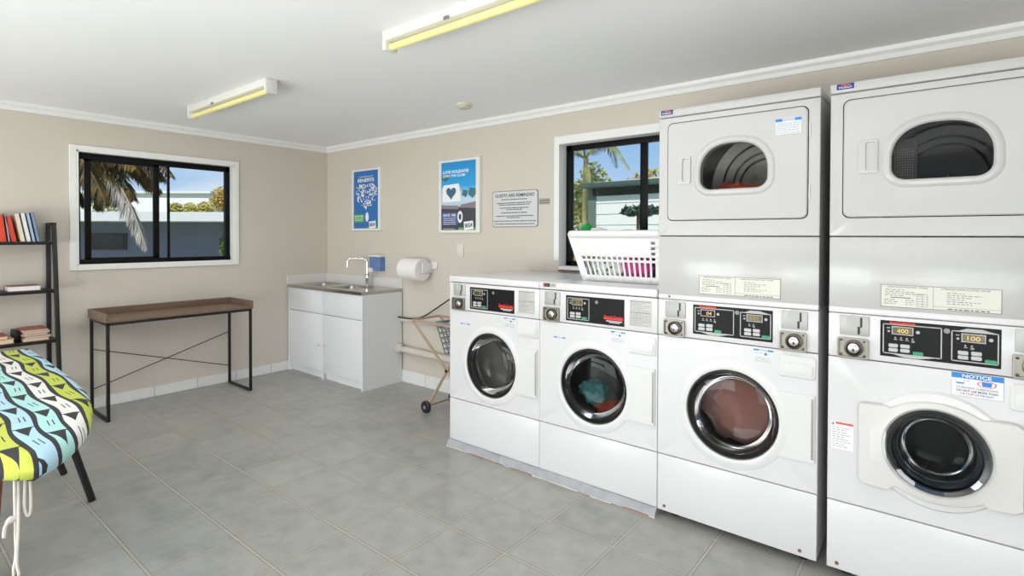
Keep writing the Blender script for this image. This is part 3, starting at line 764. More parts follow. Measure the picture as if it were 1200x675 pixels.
# ------------------------------------------------------------ laundry basket on the second washer
def build_basket():
    z0, z1 = 1.0875, 1.372; bx0, bx1, by0, by1 = 3.445, 3.985, -.60, -.26
    root = thing('laundry_basket', 'white plastic laundry basket full of clothes on the second washer', 'basket', ((bx0+bx1)/2, (by0+by1)/2, z0))
    g = .055
    def wall(xa, ya, xb, yb, xc, yc, xd, yd, cols, lo, hi):
        pass
    # tapered wall with real slots: a grid of cells, some left open
    def face(pb0, pb1, pt0, pt1, ncol, open_rows, mb, th=.003):
        P = lambda u, v: (Vector(pb0).lerp(Vector(pb1), u)).lerp(Vector(pt0).lerp(Vector(pt1), u), v)
        n = (Vector(pb1)-Vector(pb0)).cross(Vector(pt0)-Vector(pb0)).normalized()*th
        us = [0, .07]; 
        for i in range(ncol): us += [.07+.86*(i+.30)/ncol, .07+.86*(i+.95)/ncol]
        us = us+[1]; us = sorted(us)
        vs = sorted(set([0, 1]+[v for r in open_rows for v in r]))
        for i in range(len(us)-1):
            mid = (us[i]+us[i+1])/2; k = (mid-.07)/.86*ncol; slot = .07 < mid < .93 and .3 < (k % 1) < .95
            for j in range(len(vs)-1):
                vm = (vs[j]+vs[j+1])/2
                if slot and any(a < vm < b for a, b in open_rows) and (vm < .57 or (ncol == 14 and mid > .86)): continue
                a, b, c, d = P(us[i], vs[j]), P(us[i+1], vs[j]), P(us[i+1], vs[j+1]), P(us[i], vs[j+1])
                mb.quad(a, b, c, d)
    b = MB(); t = .05
    B = [(bx0+.05, by0+.035), (bx1-.015, by0+.035), (bx1-.015, by1-.03), (bx0+.05, by1-.03)]; T = [(bx0-.03, by0), (bx1, by0), (bx1, by1), (bx0-.03, by1)]
    rows = [(.14, .44), (.49, .55), (.60, .66), (.71, .77), (.82, .88)]
    nc = [14, 10, 14, 10]
    for i in range(4):
        j = (i+1) % 4
        face((*B[i], z0), (*B[j], z0), (*T[i], z1-.03), (*T[j], z1-.03), nc[i], rows, b)
    b.quad(*[(*p, z0) for p in B])
    bmesh.ops.remove_doubles(b.b, verts=b.b.verts, dist=.0005)
    o = b.build('basket_body', 'plastic_white', root, 25)
    sm = o.modifiers.new('thick', 'SOLIDIFY'); sm.thickness = .005; sm.offset = 0
    r = MB(); cc = ((bx0+bx1)/2-.015, (by0+by1)/2)
    def ro(g, z): return [(x, y, z) for x, y in rrect(bx0-.03-g, bx1+g, by0-g, by1+g, .05)]
    r.loft([ro(0, z1-.034), ro(.014, z1-.034), ro(.018, z1-.022), ro(.012, z1-.004), ro(.002, z1), ro(-.006, z1-.006), ro(-.004, z1-.03)])
    r.build('basket_rim', 'plastic_white', root)
    mt = lambda n, c: mat(n, c, .9, var=.12, scale=12, bump=.2)
    def cloth(c, r, col, label, seed, m=None):
        tag(MB().blob(c, r, .22, 2.2, 4, seed, .10).build('garment', m or mt('laundry_'+col[1:], col), loc=(c[0], c[1], c[2]-r[2])), label, 'laundry')
    cloth((3.80, -.47, 1.175), (.105, .072, .07), '#e0529c', 'pink garment showing through the basket slots', 11)
    cloth((3.925, -.47, 1.19), (.042, .07, .08), '#1c1c1e', 'black garment at the right end of the basket', 12)
    cloth((3.61, -.475, 1.17), (.10, .068, .065), '#2fa65a', 'green and white garment low in the basket', 13, green_leaf())
    cloth((3.70, -.43, 1.285), (.27, .155, .085), '#eceaea', 'white clothes heaped in the middle of the basket', 14)
    # green cloth poking over the rim
    cloth((3.445, -.44, 1.375), (.030, .045, .040), '#12a04a', 'bright green cloth poking over the basket rim', 15)
    cloth((3.53, -.45, 1.362), (.055, .06, .028), '#f2f2f2', 'white cloth lying over the basket rim beside the green one', 16)

def green_leaf():
    m, k, b = base('leaf_print_cloth'); v = k.new('ShaderNodeTexVoronoi'); v.inputs['Scale'].default_value = 28
    k.l.new(k.obj(), v.inputs['Vector'])
    k.l.new(k.mix(k.m('LESS_THAN', v.outputs['Distance'], .33), lin('#eef0ee'), lin('#1fa04c')), b.inputs['Base Color'])
    b.inputs['Roughness'].default_value = .9; return m

# ------------------------------------------------------------ sink corner
def build_sink():
    x0, x1, yf, zt = .012, 1.235, -.455, .855
    root = thing('sink_cabinet', 'white laundry sink cabinet with double steel bowl in the far corner', 'sink', (.62, -.23, 0))
    b = MB(); b.box(x0+.004, x1-.012, yf+.034, -.014, .06, .825); b.box(x0+.004, x1-.012, yf+.055, -.014, 0, .06)
    b.build('carcass', 'paint_white', root, 0)
    MB().box(x1-.018, x1, yf+.012, -.012, 0, .828, .001, 1).build('end_panel', 'paint_white', root, 0)
    MB().box(x0, x0+.018, yf+.012, -.012, 0, .828, .001, 1).build('end_panel', 'paint_white', root, 0)
    xm = .612
    for a, c in ((x0+.02, xm-.010), (xm+.012, x1-.020)):
        MB().box(a, c, yf+.014, yf+.032, .612, .826, .002).build('drawer_front', 'paint_white', root)
        d = MB().box(a, c, yf+.014, yf+.032, .085, .606, .002).build('cupboard_door', 'paint_white', root)
        s = 1 if a < .3 else -1; hx = (c-.035) if s > 0 else (a+.035)
        q = MB(); q.lathe([(.012, yf+.014), (.010, yf+.004), (.014, yf-.004), (.011, yf-.008)], (hx, 0, .32), 'y', 16, False, True); q.build('door_knob', mat('cream_knob', '#e2d6c2', .4), d)
    MB().box(xm-.009, xm+.011, yf+.014, yf+.034, 0, .826, .001, 1).build('centre_stile', 'paint_white', root, 0)
    # steel top with two bowls : grid plate
    t = MB(); cells = [(.10, .43), (.52, .90)]; yb0, yb1 = yf+.075, -.10
    xs = [x0, .12, .48, .60, .98, x1]; ys = [yf, yb0, yb1, -.012]
    for i in range(5):
        for j in range(3):
            if j == 1 and i in (1, 3): continue
            t.quad((xs[i], ys[j], zt), (xs[i+1], ys[j], zt), (xs[i+1], ys[j+1], zt), (xs[i], ys[j+1], zt))
    for i in (1, 3):
        a, c = xs[i], xs[i+1]
        def rr(x_0, x_1, y_0, y_1, z, r): return [(p, q, z) for p, q in rrect(x_0, x_1, y_0, y_1, r, 4)]
        outer = rr(a, c, yb0, yb1, zt, .0005); R = [outer, rr(a+.012, c-.012, yb0+.012, yb1-.012, zt+.003, .04), rr(a+.018, c-.018, yb0+.018, yb1-.018, zt-.004, .04), rr(a+.03, c-.03, yb0+.03, yb1-.03, zt-.14, .05), rr(a+.08, c-.08, yb0+.07, yb1-.07, zt-.155, .04)]
        t.loft(R, False, True)
    for q in (((x0, yf), (x1, yf)), ((x1, yf), (x1, -.012))):
        (ax, ay), (bx, by) = q; t.quad((ax, ay, zt), (bx, by, zt), (bx, by, zt-.028), (ax, ay, zt-.028))
    t.quad((x0, yf, zt-.028), (x1, yf, zt-.028), (x1, yf+.02, zt-.028), (x0, yf+.02, zt-.028))
    t.build('sink_top', 'steel', root, 30)
    # upstand
    u = MB(); u.box(x0-.010, x1-.004, -.012, 0, zt-.03, .945, .002, 1); u.box(x0-.011, x0+.001, yf, -.012, zt-.03, .945, .002, 1); u.build('splash_upstand', 'tile_gloss', root, 0)
    # gooseneck mixer
    tx, ty = .80, -.075
    tp = thing('gooseneck_tap', 'chrome gooseneck mixer tap behind the sink bowls', 'tap', (tx, ty, zt))
    b = MB(); b.lathe([(.026, zt), (.026, zt+.008), (.02, zt+.014), (.019, zt+.075), (.022, zt+.085), (.017, zt+.11), (.011, zt+.125)], (tx, ty, 0), 'z', 24, True, True); b.build('tap_body', 'chrome', tp)
    pts = [(tx, ty, zt+.12), (tx, ty, zt+.22)]
    fx = tx-.0
    dirx, diry = -.72, -.70
    for i in range(1, 9):
        a = PI/2*i/8; pts.append((tx+dirx*.045*(1-math.cos(a)), ty+diry*.045*(1-math.cos(a)), zt+.22+.045*math.sin(a)))
    for i in range(1, 4): pts.append((tx+dirx*(.045+.035*i), ty+diry*(.045+.035*i), zt+.265))
    for i in range(1, 7):
        a = PI/2*i/6; pts.append((tx+dirx*(.15+.035*math.sin(a)), ty+diry*(.15+.035*math.sin(a)), zt+.265-.035*(1-math.cos(a))))
    pts.append((tx+dirx*.185, ty+diry*.185, zt+.185))
    MB().tube(pts, .0105, 12).build('spout', 'chrome', tp)
    h = MB(); h.tube([(tx+.018, ty-.005, zt+.075), (tx+.05, ty-.02, zt+.085)], [.008, .005], 10); h.build('lever', 'chrome', tp)
    # soap dispenser
    s = thing('soap_dispenser', 'blue soap dispenser with white lid on the wall above the sink', 'dispenser', (.905, 0, .99))
    MB().box(.825, .985, -.075, -.002, 1.005, 1.138, .008, 3).build('reservoir', 'soap_blue', s)
    MB().box(.815, .995, -.082, 0, 1.138, 1.158, .005, 2).build('lid', 'plastic_white', s)
    MB().box(.812, .885, -.085, -.01, .992, 1.034, .006, 2).build('push_tap', 'plastic_white', s)
    MB().box(.80, 1.0, -.006, 0, .99, 1.15, .002).build('wall_plate', 'plastic_soft', s)
    # paper towel roll
    r = thing('paper_towel_roll', 'fat white paper towel roll on a wall bracket', 'paper roll', (1.45, -.1, .955))
    q = MB(); q.lathe([(.022, 1.375), (.088, 1.375), (.096, 1.382), (.096, 1.612), (.091, 1.618), (.022, 1.618)], (0, -.10, 1.046), 'x', 48)
    q.lathe([(.022, 1.375), (.022, 1.618)], (0, -.10, 1.046), 'x', 24); q.build('roll', 'paper', r)
    q = MB(); q.lathe([(.019, 1.355), (.019, 1.630)], (0, -.10, 1.046), 'x', 20, True, True); q.build('core_bar', 'plastic_soft', r)
    q = MB(); q.box(1.624, 1.638, -.125, 0, 1.018, 1.105, .006, 3); q.box(1.620, 1.695, -.012, 0, 1.05, 1.115, .004); q.build('bracket', 'plastic_white', r)
    q = MB(); q.box(1.356, 1.368, -.125, 0, 1.018, 1.075, .004); q.build('bracket', 'plastic_white', r)
    # switch plate
    s = thing('switch_plate', 'cream light switch plate on the wall above the washers', 'switch', (1.97, 0, 1.165))
    MB().box(1.934, 2.008, -.010, 0, 1.166, 1.272, .003).build('plate', mat('cream_plate', '#ded8d0', .4), s)
    MB().box(1.955, 1.985, -.014, -.008, 1.20, 1.24, .002).build('rocker', mat('cream_rocker', '#e4ded6', .4), s)

# ------------------------------------------------------------ posters and signs on the right wall
def build_signs():
    def frame(nm, label, x0, x1, z0, z1, ax0, ax1, az0, az1):
        r = thing(nm, label, 'poster', ((x0+x1)/2, 0, z0), 'framed posters on the right wall')
        f = MB().loft(rings(((ax0+ax1)/2, (az0+az1)/2), [(rect(x0, x1, z0, z1), 0), (rect(x0, x1, z0, z1), -.028), (rect(x0+.002, x1-.002, z0+.002, z1-.002), -.030), (rect(ax0, ax1, az0, az1), -.030), (rect(ax0, ax1, az0, az1), -.024)], 8, rect(x0, x1, z0, z1)+rect(ax0, ax1, az0, az1)))
        f.build('picture_frame', 'poster_frame', r, 0); return r
    y = -.025
    # left poster
    ax0, ax1, az0, az1 = .514, .905, 1.410, 1.972
    r = frame('framed_poster', 'blue framed poster with a white heart made of small shapes', .484, .937, 1.390, 1.990, ax0, ax1, az0, az1)
    p = MB().box(ax0, ax1, y, -.015, az0, az1).build('print', 'poster_blue', r, 0)
    q = MB(); W = ax1-ax0
    add_text(q, 'MEMBERSHIP', ax0+.085, 1.908, .22, .013, y-.0006)
    add_text(q, 'BENEFITS', ax0+.065, 1.864, .26, .033, y-.0006, bold=.03)
    rr = random.Random(4)
    i = 0
    while i < 210:
        u, v = rr.uniform(-1.2, 1.2), rr.uniform(-1.05, 1.3)
        if (u*u+v*v-1)**3-u*u*v**3 > 0: continue
        i += 1; x, z = ax0+W*.52+u*.152, 1.592+(v+1)*.112
        w, h = rr.uniform(.006, .020), rr.uniform(.005, .015)
        flat(q, x-w/2, x+w/2, z-h/2, z+h/2, y-.0005-.00001*i)
        if False: q.lathe([(w*.5, y-.0006-.00001*i), (w*.3, y-.0006-.00001*i)], (x, 0, z), 'y', 10)
    q.prism([(ax0+W*.55+.026*math.cos(2*PI*i/24), 1.522+.046*math.sin(2*PI*i/24)) for i in range(24)], y-.0012, y-.0008)
    q.build('white_lettering', 'white_print', p, 0)
    q = MB(); flat(q, ax0+.006, ax0+.165, 1.472, 1.548, y-.0006); flat(q, ax0+.21, ax1, 1.41, 1.424, y-.0006); q.build('green_panel', 'green_print', p, 0)
    q = MB(); add_text(q, 'SAVE 10%', ax0+.018, 1.520, .135, .020, y-.0012, bold=.02); dashes(q, ax0+.018, ax0+.15, 1.503, .006, y-.0012, 1); dashes(q, ax0+.018, ax0+.14, 1.487, .006, y-.0012, 2); q.build('offer_lettering', 'white_print', p, 0)
    logo(p, ax0+.245, 1.416, y)
    # right poster
    ax0, ax1, az0, az1 = 1.767, 2.167, 1.388, 1.957
    r = frame('framed_poster', 'framed poster of a white heart caravan under a blue sky', 1.737, 2.207, 1.365, 1.977, ax0, ax1, az0, az1)
    p = MB().box(ax0, ax1, y, -.015, az0, az1).build('print', 'poster_sky', r, 0)
    q = MB(); flat(q, ax0, ax1, az0, 1.575, y-.0003); q.build('dark_ground', 'poster_dark', p, 0)
    q = MB(); q.quad((ax0+.20, y-.0005, 1.575), (ax1, y-.0005, 1.565), (ax1, y-.0005, 1.62), (ax0+.24, y-.0005, 1.60)); q.quad((ax0, y-.0005, 1.57), (ax0+.2, y-.0005, 1.56), (ax0+.2, y-.0005, 1.59), (ax0, y-.0005, 1.60)); q.build('mauve_ground', 'poster_mauve', p, 0)
    q = MB(); q.prism([(ax0+.275+.03*math.cos(i*.7)*(1+.3*(i % 2)), 1.69+.025*math.sin(i*.7)*(1+.4*(i % 2))) for i in range(9)], y-.0006, y-.0004); q.prism([(ax0+.355+.045*math.cos(i*.7), 1.695+.035*math.sin(i*.7)*(1+.4*(i % 2))) for i in range(9)], y-.0006, y-.0004)
    q.prism([(ax0+.045+.045*math.cos(i*.7), 1.825+.022*math.sin(i*.7)*(1+.4*(i % 2))) for i in range(9)], y-.0006, y-.0004); q.build('tree_shapes', 'poster_tree', p, 0)
    q = MB(); q.prism([(ax0+.012, 1.622), (ax0+.225, 1.628), (ax0+.225, 1.70), (ax0+.205, 1.775), (ax0+.03, 1.765), (ax0+.012, 1.74)], y-.001, y-.0005); q.build('caravan_shape', 'white_print', p, 0)
    q = MB(); q.prism([(ax0+.115+16*math.sin(t)**3*.0036, 1.700+(13*math.cos(t)-5*math.cos(2*t)-2*math.cos(3*t)-math.cos(4*t))*.0036) for t in [2*PI*i/40 for i in range(40)]], y-.0014, y-.0008); q.build('heart_shape', 'poster_heart', p, 0)
    q = MB(); add_text(q, 'LOVE HOLIDAYS?', ax0+.018, 1.862, .30, .026, y-.0008, bold=.03); add_text(q, 'JOIN THE CLUB!', ax0+.018, 1.828, .26, .024, y-.0008, bold=.03)
    add_text(q, 'SAVE 10%', ax0+.022, 1.502, .15, .022, y-.0012, bold=.02)
    q.loft([[(ax0+.22+.030*k*math.cos(2*PI*i/24), y-.0012, 1.497+.050*k*math.sin(2*PI*i/24)) for i in range(24)] for k in (1., .5)])
    for i in range(4): dashes(q, ax0+.025, ax0+.17, 1.484-i*.016, .005, y-.0012, i)
    flat(q, ax0+.02, ax0+.16, 1.397, 1.400, y-.0012)
    q.build('white_lettering', 'white_print', p, 0)
    q = MB(); flat(q, ax0+.012, ax0+.195, 1.432, 1.535, y-.0008); q.build('blue_panel', 'poster_panel', p, 0)
    q = MB(); flat(q, ax0+.20, ax1, 1.388, 1.408, y-.0006); q.build('green_panel', 'green_print', p, 0)
    logo(p, ax0+.262, 1.396, y)
    # house rules sign
    x0, x1, z0, z1 = 2.324, 2.766, 1.408, 1.688
    s = thing('wall_sign', 'white rules sign headed GUESTS ARE REMINDED on the wall', 'sign', ((x0+x1)/2, 0, z0))
    MB().prism(rrect(x0, x1, z0, z1, .018), -.005, 0).build('sign_border', 'ink_grey', s, 0)
    p = MB().prism(rrect(x0+.005, x1-.005, z0+.005, z1-.005, .015), -.006, -.001).build('sign_panel', 'sign_white', s, 0)
    q = MB(); add_text(q, 'GUESTS ARE REMINDED', x0+.028, 1.6395, .385, .025, -.0066, bold=.015)
    for i, (a, b_, z) in enumerate(((.09, .34, 1.621), (.04, .385, 1.594), (.07, .37, 1.580), (.075, .36, 1.556), (.14, .30, 1.543), (.09, .34, 1.519), (.04, .40, 1.494), (.15, .28, 1.481), (.015, .425, 1.455), (.03, .41, 1.433))):
        dashes(q, x0+a, x0+b_, z-.0035, .0065, -.0066, i, (.008, .026), .005)
    for cx, cz in ((x0+.016, z1-.014), (x1-.016, z1-.014), (x0+.016, z0+.014), (x1-.016, z0+.014)): q.lathe([(.003, -.0068), (.003, -.006)], (cx, 0, cz), 'y', 8, True)
    q.build('lettering', 'ink', p, 0)
    v = thing('wall_plaque', 'small brown striped plate right of the rules sign', 'plaque', (2.823, 0, 1.571))
    p = MB().box(2.777, 2.870, -.006, 0, 1.572, 1.616, .001, 1).build('plate', mat('plaque_grey', '#a8a49a', .5), v, 0)
    q = MB(); flat(q, 2.779, 2.868, 1.598, 1.604, -.0065); flat(q, 2.779, 2.868, 1.582, 1.587, -.0065); q.build('dark_stripe', mat('plaque_dark', '#6a655b', .5), p, 0)

def logo(p, x, z, y):
    mx = Matrix.Translation((x+.055, 0, z+.03)) @ Matrix.Rotation(math.radians(-5), 4, 'Y')
    q = MB(); t = MB(); flat(t, -.052, .052, -.034, .034, y-.0012); q.merge(t.b, mx); q.build('logo_card', 'white_print', p, 0)
    q = MB(); q.merge(text_bm('BIG4', -.040, -.016, .080, .034, y-.0018, bold=.03), mx); q.build('logo_lettering', 'navy_print', p, 0)

# ------------------------------------------------------------ ceiling fittings
def batten(x0, x1, yc, label):
    r = thing('fluorescent_batten', label, 'ceiling light', ((x0+x1)/2, yc, H), 'ceiling fluorescent battens')
    MB().box(x0+.02, x1-.02, yc-.034, yc+.034, H-.046, H, .006).build('housing', 'batten', r)
    for a in (x0, x1-.024): MB().box(a, a+.024, yc-.036, yc+.036, H-.088, H, .005).build('end_cap', 'batten', r)
    MB().tube([(x0+.02, yc, H-.068), (x1-.02, yc, H-.068)], .016, 16).build('tube', 'yellow_tube', r)
    MB().box(x0+.40, x0+.43, yc-.038, yc-.034, H-.05, H-.036).build('cover_clip', 'ink_grey', r, 0)
def build_ceiling():
    batten(.84, 1.99, -1.622, 'ceiling batten light with yellowed tube, nearer the back wall')
    batten(3.10, 4.33, -1.640, 'ceiling batten light with yellowed tube, cut by the top edge of the photo')
    s = thing('smoke_detector', 'small round cream smoke detector on the ceiling', 'smoke detector', (2.46, -.47, H))
    MB().lathe([(.056, H), (.056, H-.012), (.048, H-.018)], (2.46, -.47, 0), 'z', 32, False, True).build('base_ring', mat('cream_plastic', '#dcd8c4', .5), s)
    MB().lathe([(.044, H-.017), (.044, H-.026), (.036, H-.034)], (2.46, -.47, 0), 'z', 32, False, True).build('sensor_cap', mat('cream_plastic_dark', '#cfcab4', .5), s)

# ------------------------------------------------------------ side desk, bookshelf
def build_desk():
    r = thing('console_desk', 'narrow walnut tray top desk with black steel legs under the window', 'desk', (.27, -1.54, 0))
    y0, y1, xa, xb, zt = -2.062, -1.012, .045, .478, .716
    t = MB(); t.box(xa, xb, y0, y1, zt-.004, zt+.014, .002, 1); top = t.build('tabletop', 'wood', r, 0)
    MB().box(xa, xa+.016, y0, y1, zt+.014, zt+.062, .002, 1).build('back_rail', 'wood', r, 0)
    for a in (y0, y1-.016):
        MB().box(xa+.016, xb, a, a+.016, zt+.014, zt+.062, .002, 1).build('side_rail', 'wood', r, 0)
    f = MB(); zt2 = zt-.004; w = .02
    for a in (xa+.015, xb-.014): f.bar((a, y0+.01, zt2-.011), (a, y1-.01, zt2-.011), w)
    for a in (y0+.02, y1-.02): f.bar((xa+.01, a, zt2-.011), (xb-.01, a, zt2-.011), w)
    f.build('top_frame', 'black_metal', r)
    for a in (y0+.02, y1-.02):
        for x in (xa+.018, xb-.014):
            MB().bar((x, a, 0.004), (x, a, zt2-.005), w).build('leg', 'black_metal', r)
        MB().bar((xa+.02, a, .011), (xb-.016, a, .011), w).build('foot_bar', 'black_metal', r)
    for za, zb in ((.47, .16), (.16, .47)):
        MB().tube([(xa+.016, y0+.02, za-(.0 if za > .3 else 0)), (xa+.016, y1-.02, zb)], .0035, 8).build('cross_brace', 'black_metal', r)

def build_shelf():
    r = thing('ladder_bookshelf', 'black metal ladder bookshelf leaning at the left wall end', 'bookshelf', (.17, -2.66, 0))
    yR, yL = -2.283, -3.05; w = .026
    for y in (yR, yL):
        MB().bar((.02, y, 0), (.02, y, 1.425), w, w).build('rear_post', 'black_metal', r)
        MB().bar((.355, y, 0), (.185, y, 1.425), w, w).build('front_post', 'black_metal', r)
        MB().bar((.012, y, 1.418), (.20, y, 1.418), w, .016).build('top_rung', 'black_metal', r)
    zs = [(1.292, .205), (.955, .245), (.612, .285), (.27, .325)]
    for z, d in zs:
        s = MB(); s.box(.01, d, yL, yR, z-.022, z, .003); s.build('shelf_board', 'black_metal', r)
    cols = ['#7c95b4', '#8fa9c4', '#dfe3e6', '#e8dcc8', '#d9573c', '#9a9aa0', '#cf4a33', '#c9c2b4', '#7d3f3a', '#c86a4a', '#c7d0d8', '#b7564a']
    def book(nm_label, x0, x1, y0, y1, z0, z1, col, lean=0., flatb=False, c2='#ece6da'):
        q = thing('book', nm_label, 'book', ((x0+x1)/2, (y0+y1)/2, z0), 'books on the ladder bookshelf')
        m = mat('book_'+col[1:], col, .55, var=.1, scale=20); pm = mat('pages_'+col[1:], c2, .8, var=.05, scale=60)
        th = .0025
        def tr(mb):
            if lean: 
                mx = Matrix.Translation((0, y1, z0)) @ Matrix.Rotation(lean, 4, 'X') @ Matrix.Translation((0, -y1, -z0)); bmesh.ops.transform(mb.b, matrix=mx, verts=mb.b.verts)
            return mb
        if flatb:
            c = MB(); c.box(x0, x1, y0, y1, z0, z0+th); c.box(x0, x1, y0, y1, z1-th, z1); c.box(x0, x0+th, y0, y1, z0, z1); c.build('cover', m, q, 0)
            MB().box(x0+th, x1-.004, y0+.004, y1-.004, z0+th, z1-th).build('pages', pm, q, 0)
        else:
            c = MB(); c.box(x0, x1, y0, y0+th, z0, z1); c.box(x0, x1, y1-th, y1, z0, z1); c.box(x1-th, x1, y0, y1, z0, z1); tr(c).build('cover', m, q, 0)
            p = MB(); p.box(x0+.004, x1-th, y0+th, y1-th, z0+.003, z1-.004); tr(p).build('pages', pm, q, 0)
    y = -2.355; ln = .17
    spec = [(.020, .205, '#7f97b8', 'slate blue book at the right end of the top shelf, leaning'), (.020, .200, '#a9bfd2', 'pale blue book second from the right end of the top shelf'), (.026, .200, '#e6e8e8', 'white book third from the right end of the top shelf'), (.028, .195, '#e6dcc6', 'cream book fourth from the right end of the top shelf'),
            (.030, .175, '#d6452f', 'red book on the top shelf just left of the cream one'), (.014, .190, '#a3a6ac', 'thin grey book between the two red ones'), (.040, .180, '#d8472e', 'thick red book on the top shelf left of the thin grey one'),
            (.022, .19, '#c8c2b8', 'beige book on the top shelf left of the thick red one'), (.03, .18, '#48566e', 'navy book on the top shelf left of the beige one')]
    for i, (t, h, c, lb) in enumerate(spec):
        book(lb, .04, .185, y-t, y-.001, 1.293, 1.293+h, c, ln if i < 5 else .10, False); y -= t+.0035+(.012 if i in (3,) else 0)
    book('thick white book with a maroon spine lying on the middle shelf', .07, .225, -2.53, -2.36, .9555, .9905, '#8d5f62', 0, True, '#f1ecec')
    book('thin white booklet lying flat on the middle shelf', .06, .235, -2.78, -2.575, .9555, .9625, '#e9e9e9', 0, True)
    z = .6125
    for i, (t, c, dx, lb) in enumerate(((.022, '#d9b08c', 0, 'tan book at the bottom of the right stack on the lower shelf'), (.012, '#b9a9a0', .01, 'beige book second from bottom in the right stack on the lower shelf'), (.016, '#6d5a58', -.006, 'dark brown book third in the right stack on the lower shelf'), (.012, '#d8c6b4', .004, 'pale book fourth in the right stack on the lower shelf'), (.014, '#a8654f', -.004, 'rust coloured book on top of the right stack on the lower shelf'))):
        book(lb, .06, .262, -2.462+dx, -2.325+dx, z, z+t, c, 0, True, '#d9c4b0'); z += t+.0006
    z = .6125
    for i, (t, c, lb) in enumerate(((.03, '#e0b888', 'orange tan book at the bottom of the left stack on the lower shelf'), (.022, '#a4603f', 'brown book on top of the left stack on the lower shelf'))):
        book(lb, .06, .255, -2.68, -2.505-i*.03, z, z+t, c, 0, True, '#e2cdb0'); z += t+.0006
    e = tag(MB().box(.08, .20, -2.500, -2.470, .6125, .69, .006).build('bookend', 'black_plastic', loc=(.14, -2.485, .6125)), 'black block standing between the two book stacks on the lower shelf', 'bookend')

# ------------------------------------------------------------ ironing table in the foreground
def build_ironing():
    r = thing('ironing_table', 'large padded ironing table with patterned blue, lime and black cover', 'ironing table', (2.2, -2.87, 0))
    yc = -2.875
    edge = [(1.12, -2.556), (1.5, -2.553), (1.98, -2.566), (2.33, -2.584), (2.49, -2.608), (2.62, -2.636), (2.76, -2.674), (2.88, -2.72), (2.985, -2.776), (3.055, -2.828)]
    out = edge+[(3.09, yc)]+[(x, 2*yc-y) for x, y in edge[::-1]]
    # smooth / resample
    n = len(out); cen = (2.1, yc)
    def inset(d):
        q = []
        for i in range(n):
            a = Vector(out[i-1]); b = Vector(out[i]); c = Vector(out[(i+1) % n])
            t = ((b-a).normalized()+(c-b).normalized()); nn = Vector((-t.y, t.x))
            if nn.length < 1e-6: nn = Vector((cen[0]-b.x, cen[1]-b.y))
            nn.normalize()
            if nn.dot(Vector(cen)-b) < 0: nn = -nn
            q.append(b+nn*d)
        return q
    R = []
    for d, z in ((.035, .640), (.015, .636), (.002, .648), (0, .668), (.006, .686), (.018, .698), (.032, .705), (.048, .709)):
        R.append([(p.x, p.y, z) for p in inset(d)])
    b = MB(); b.loft(R, True, True)
    cv = b.build('padded_cover', 'ironing', r, 60)
    # board below
    q = MB(); q.loft([[(p.x, p.y, z) for p in inset(.045)] for z in (.622, .64)], True, True); q.build('board', 'black_metal', r, 0)
    def leg(a, bpt, rad0): MB().tube([a, bpt], rad0, 14).build('leg', 'black_metal', r)
    def up(foot, p, z):  # continue the line foot->p to height z
        f, q = Vector(foot), Vector(p); t = (z-f.z)/(q.z-f.z); return f+(q-f)*t
    l1 = up((1.772, -2.443, .0), (1.772, -2.513, .272), .63); leg((1.772, -2.443, .004), l1, .0165)
    l2 = up((1.281, -2.455, 0.), (1.281, -2.482, .096), .63); leg((1.281, -2.455, .004), l2, .0165)
    leg((1.772, -3.307, .004), (1.772, 2*yc-l1.y, .63), .0165); leg((1.281, -3.295, .004), (1.281, 2*yc-l2.y, .63), .0165)
    w = MB()
    w.loft([[(2.25, -2.95, 0), (2.33, -2.95, 0), (2.33, -2.872, 0), (2.25, -2.872, 0)], [(2.25, -2.95, .628), (2.34, -2.95, .628), (2.34, -2.832, .628), (2.25, -2.832, .628)]], True, True)
    w.build('wooden_leg', 'wood_red', r, 0)
    # draw cords hanging from the nose of the cover
    def cord(pts, rr=.0035): 
        # catmull-rom through pts
        P = [Vector(p) for p in pts]; o = []
        for i in range(len(P)-1):
            p0, p1, p2, p3 = P[max(i-1, 0)], P[i], P[i+1], P[min(i+2, len(P)-1)]
            for k in range(6):
                t = k/6; o.append(.5*((2*p1)+(-p0+p2)*t+(2*p0-5*p1+4*p2-p3)*t*t+(-p0+3*p1-3*p2+p3)*t**3))
        o.append(P[-1]); return o
    q = MB()
    xq = 3.03
    q.tube(cord([(xq, -2.908, .645), (xq, -2.907, .60), (xq+.01, -2.909, .50), (xq+.006, -2.912, .40), (xq+.01, -2.909, .365), (xq, -2.915, .352), (xq-.004, -2.918, .375), (xq-.002, -2.913, .42), (xq, -2.914, .50), (xq, -2.915, .645)]), .0036, 8)
    q.build('draw_cord', 'cord_white', r)
    q = MB(); q.tube(cord([(xq, -2.892, .645), (xq, -2.893, .60), (xq, -2.894, .55), (xq, -2.888, .523), (xq, -2.881, .53), (xq, -2.880, .58), (xq, -2.882, .645)]), .0036, 8)
    q.build('draw_cord', 'cord_white', r)
    q = MB(); q.blob((xq, -2.922, .525), (.008, .013, .010), .4, 3, 2, 5)
    q.tube(cord([(xq, -2.922, .525), (xq, -2.935, .51), (xq, -2.938, .48)]), .0045, 8); q.build('cord_knot', 'cord_white', r)
    q = MB(); q.lathe([(.004, .338), (.006, .345), (.005, .36)], (xq, -2.916, 0), 'z', 10, True, True); q.build('cord_toggle', 'black_plastic', r)

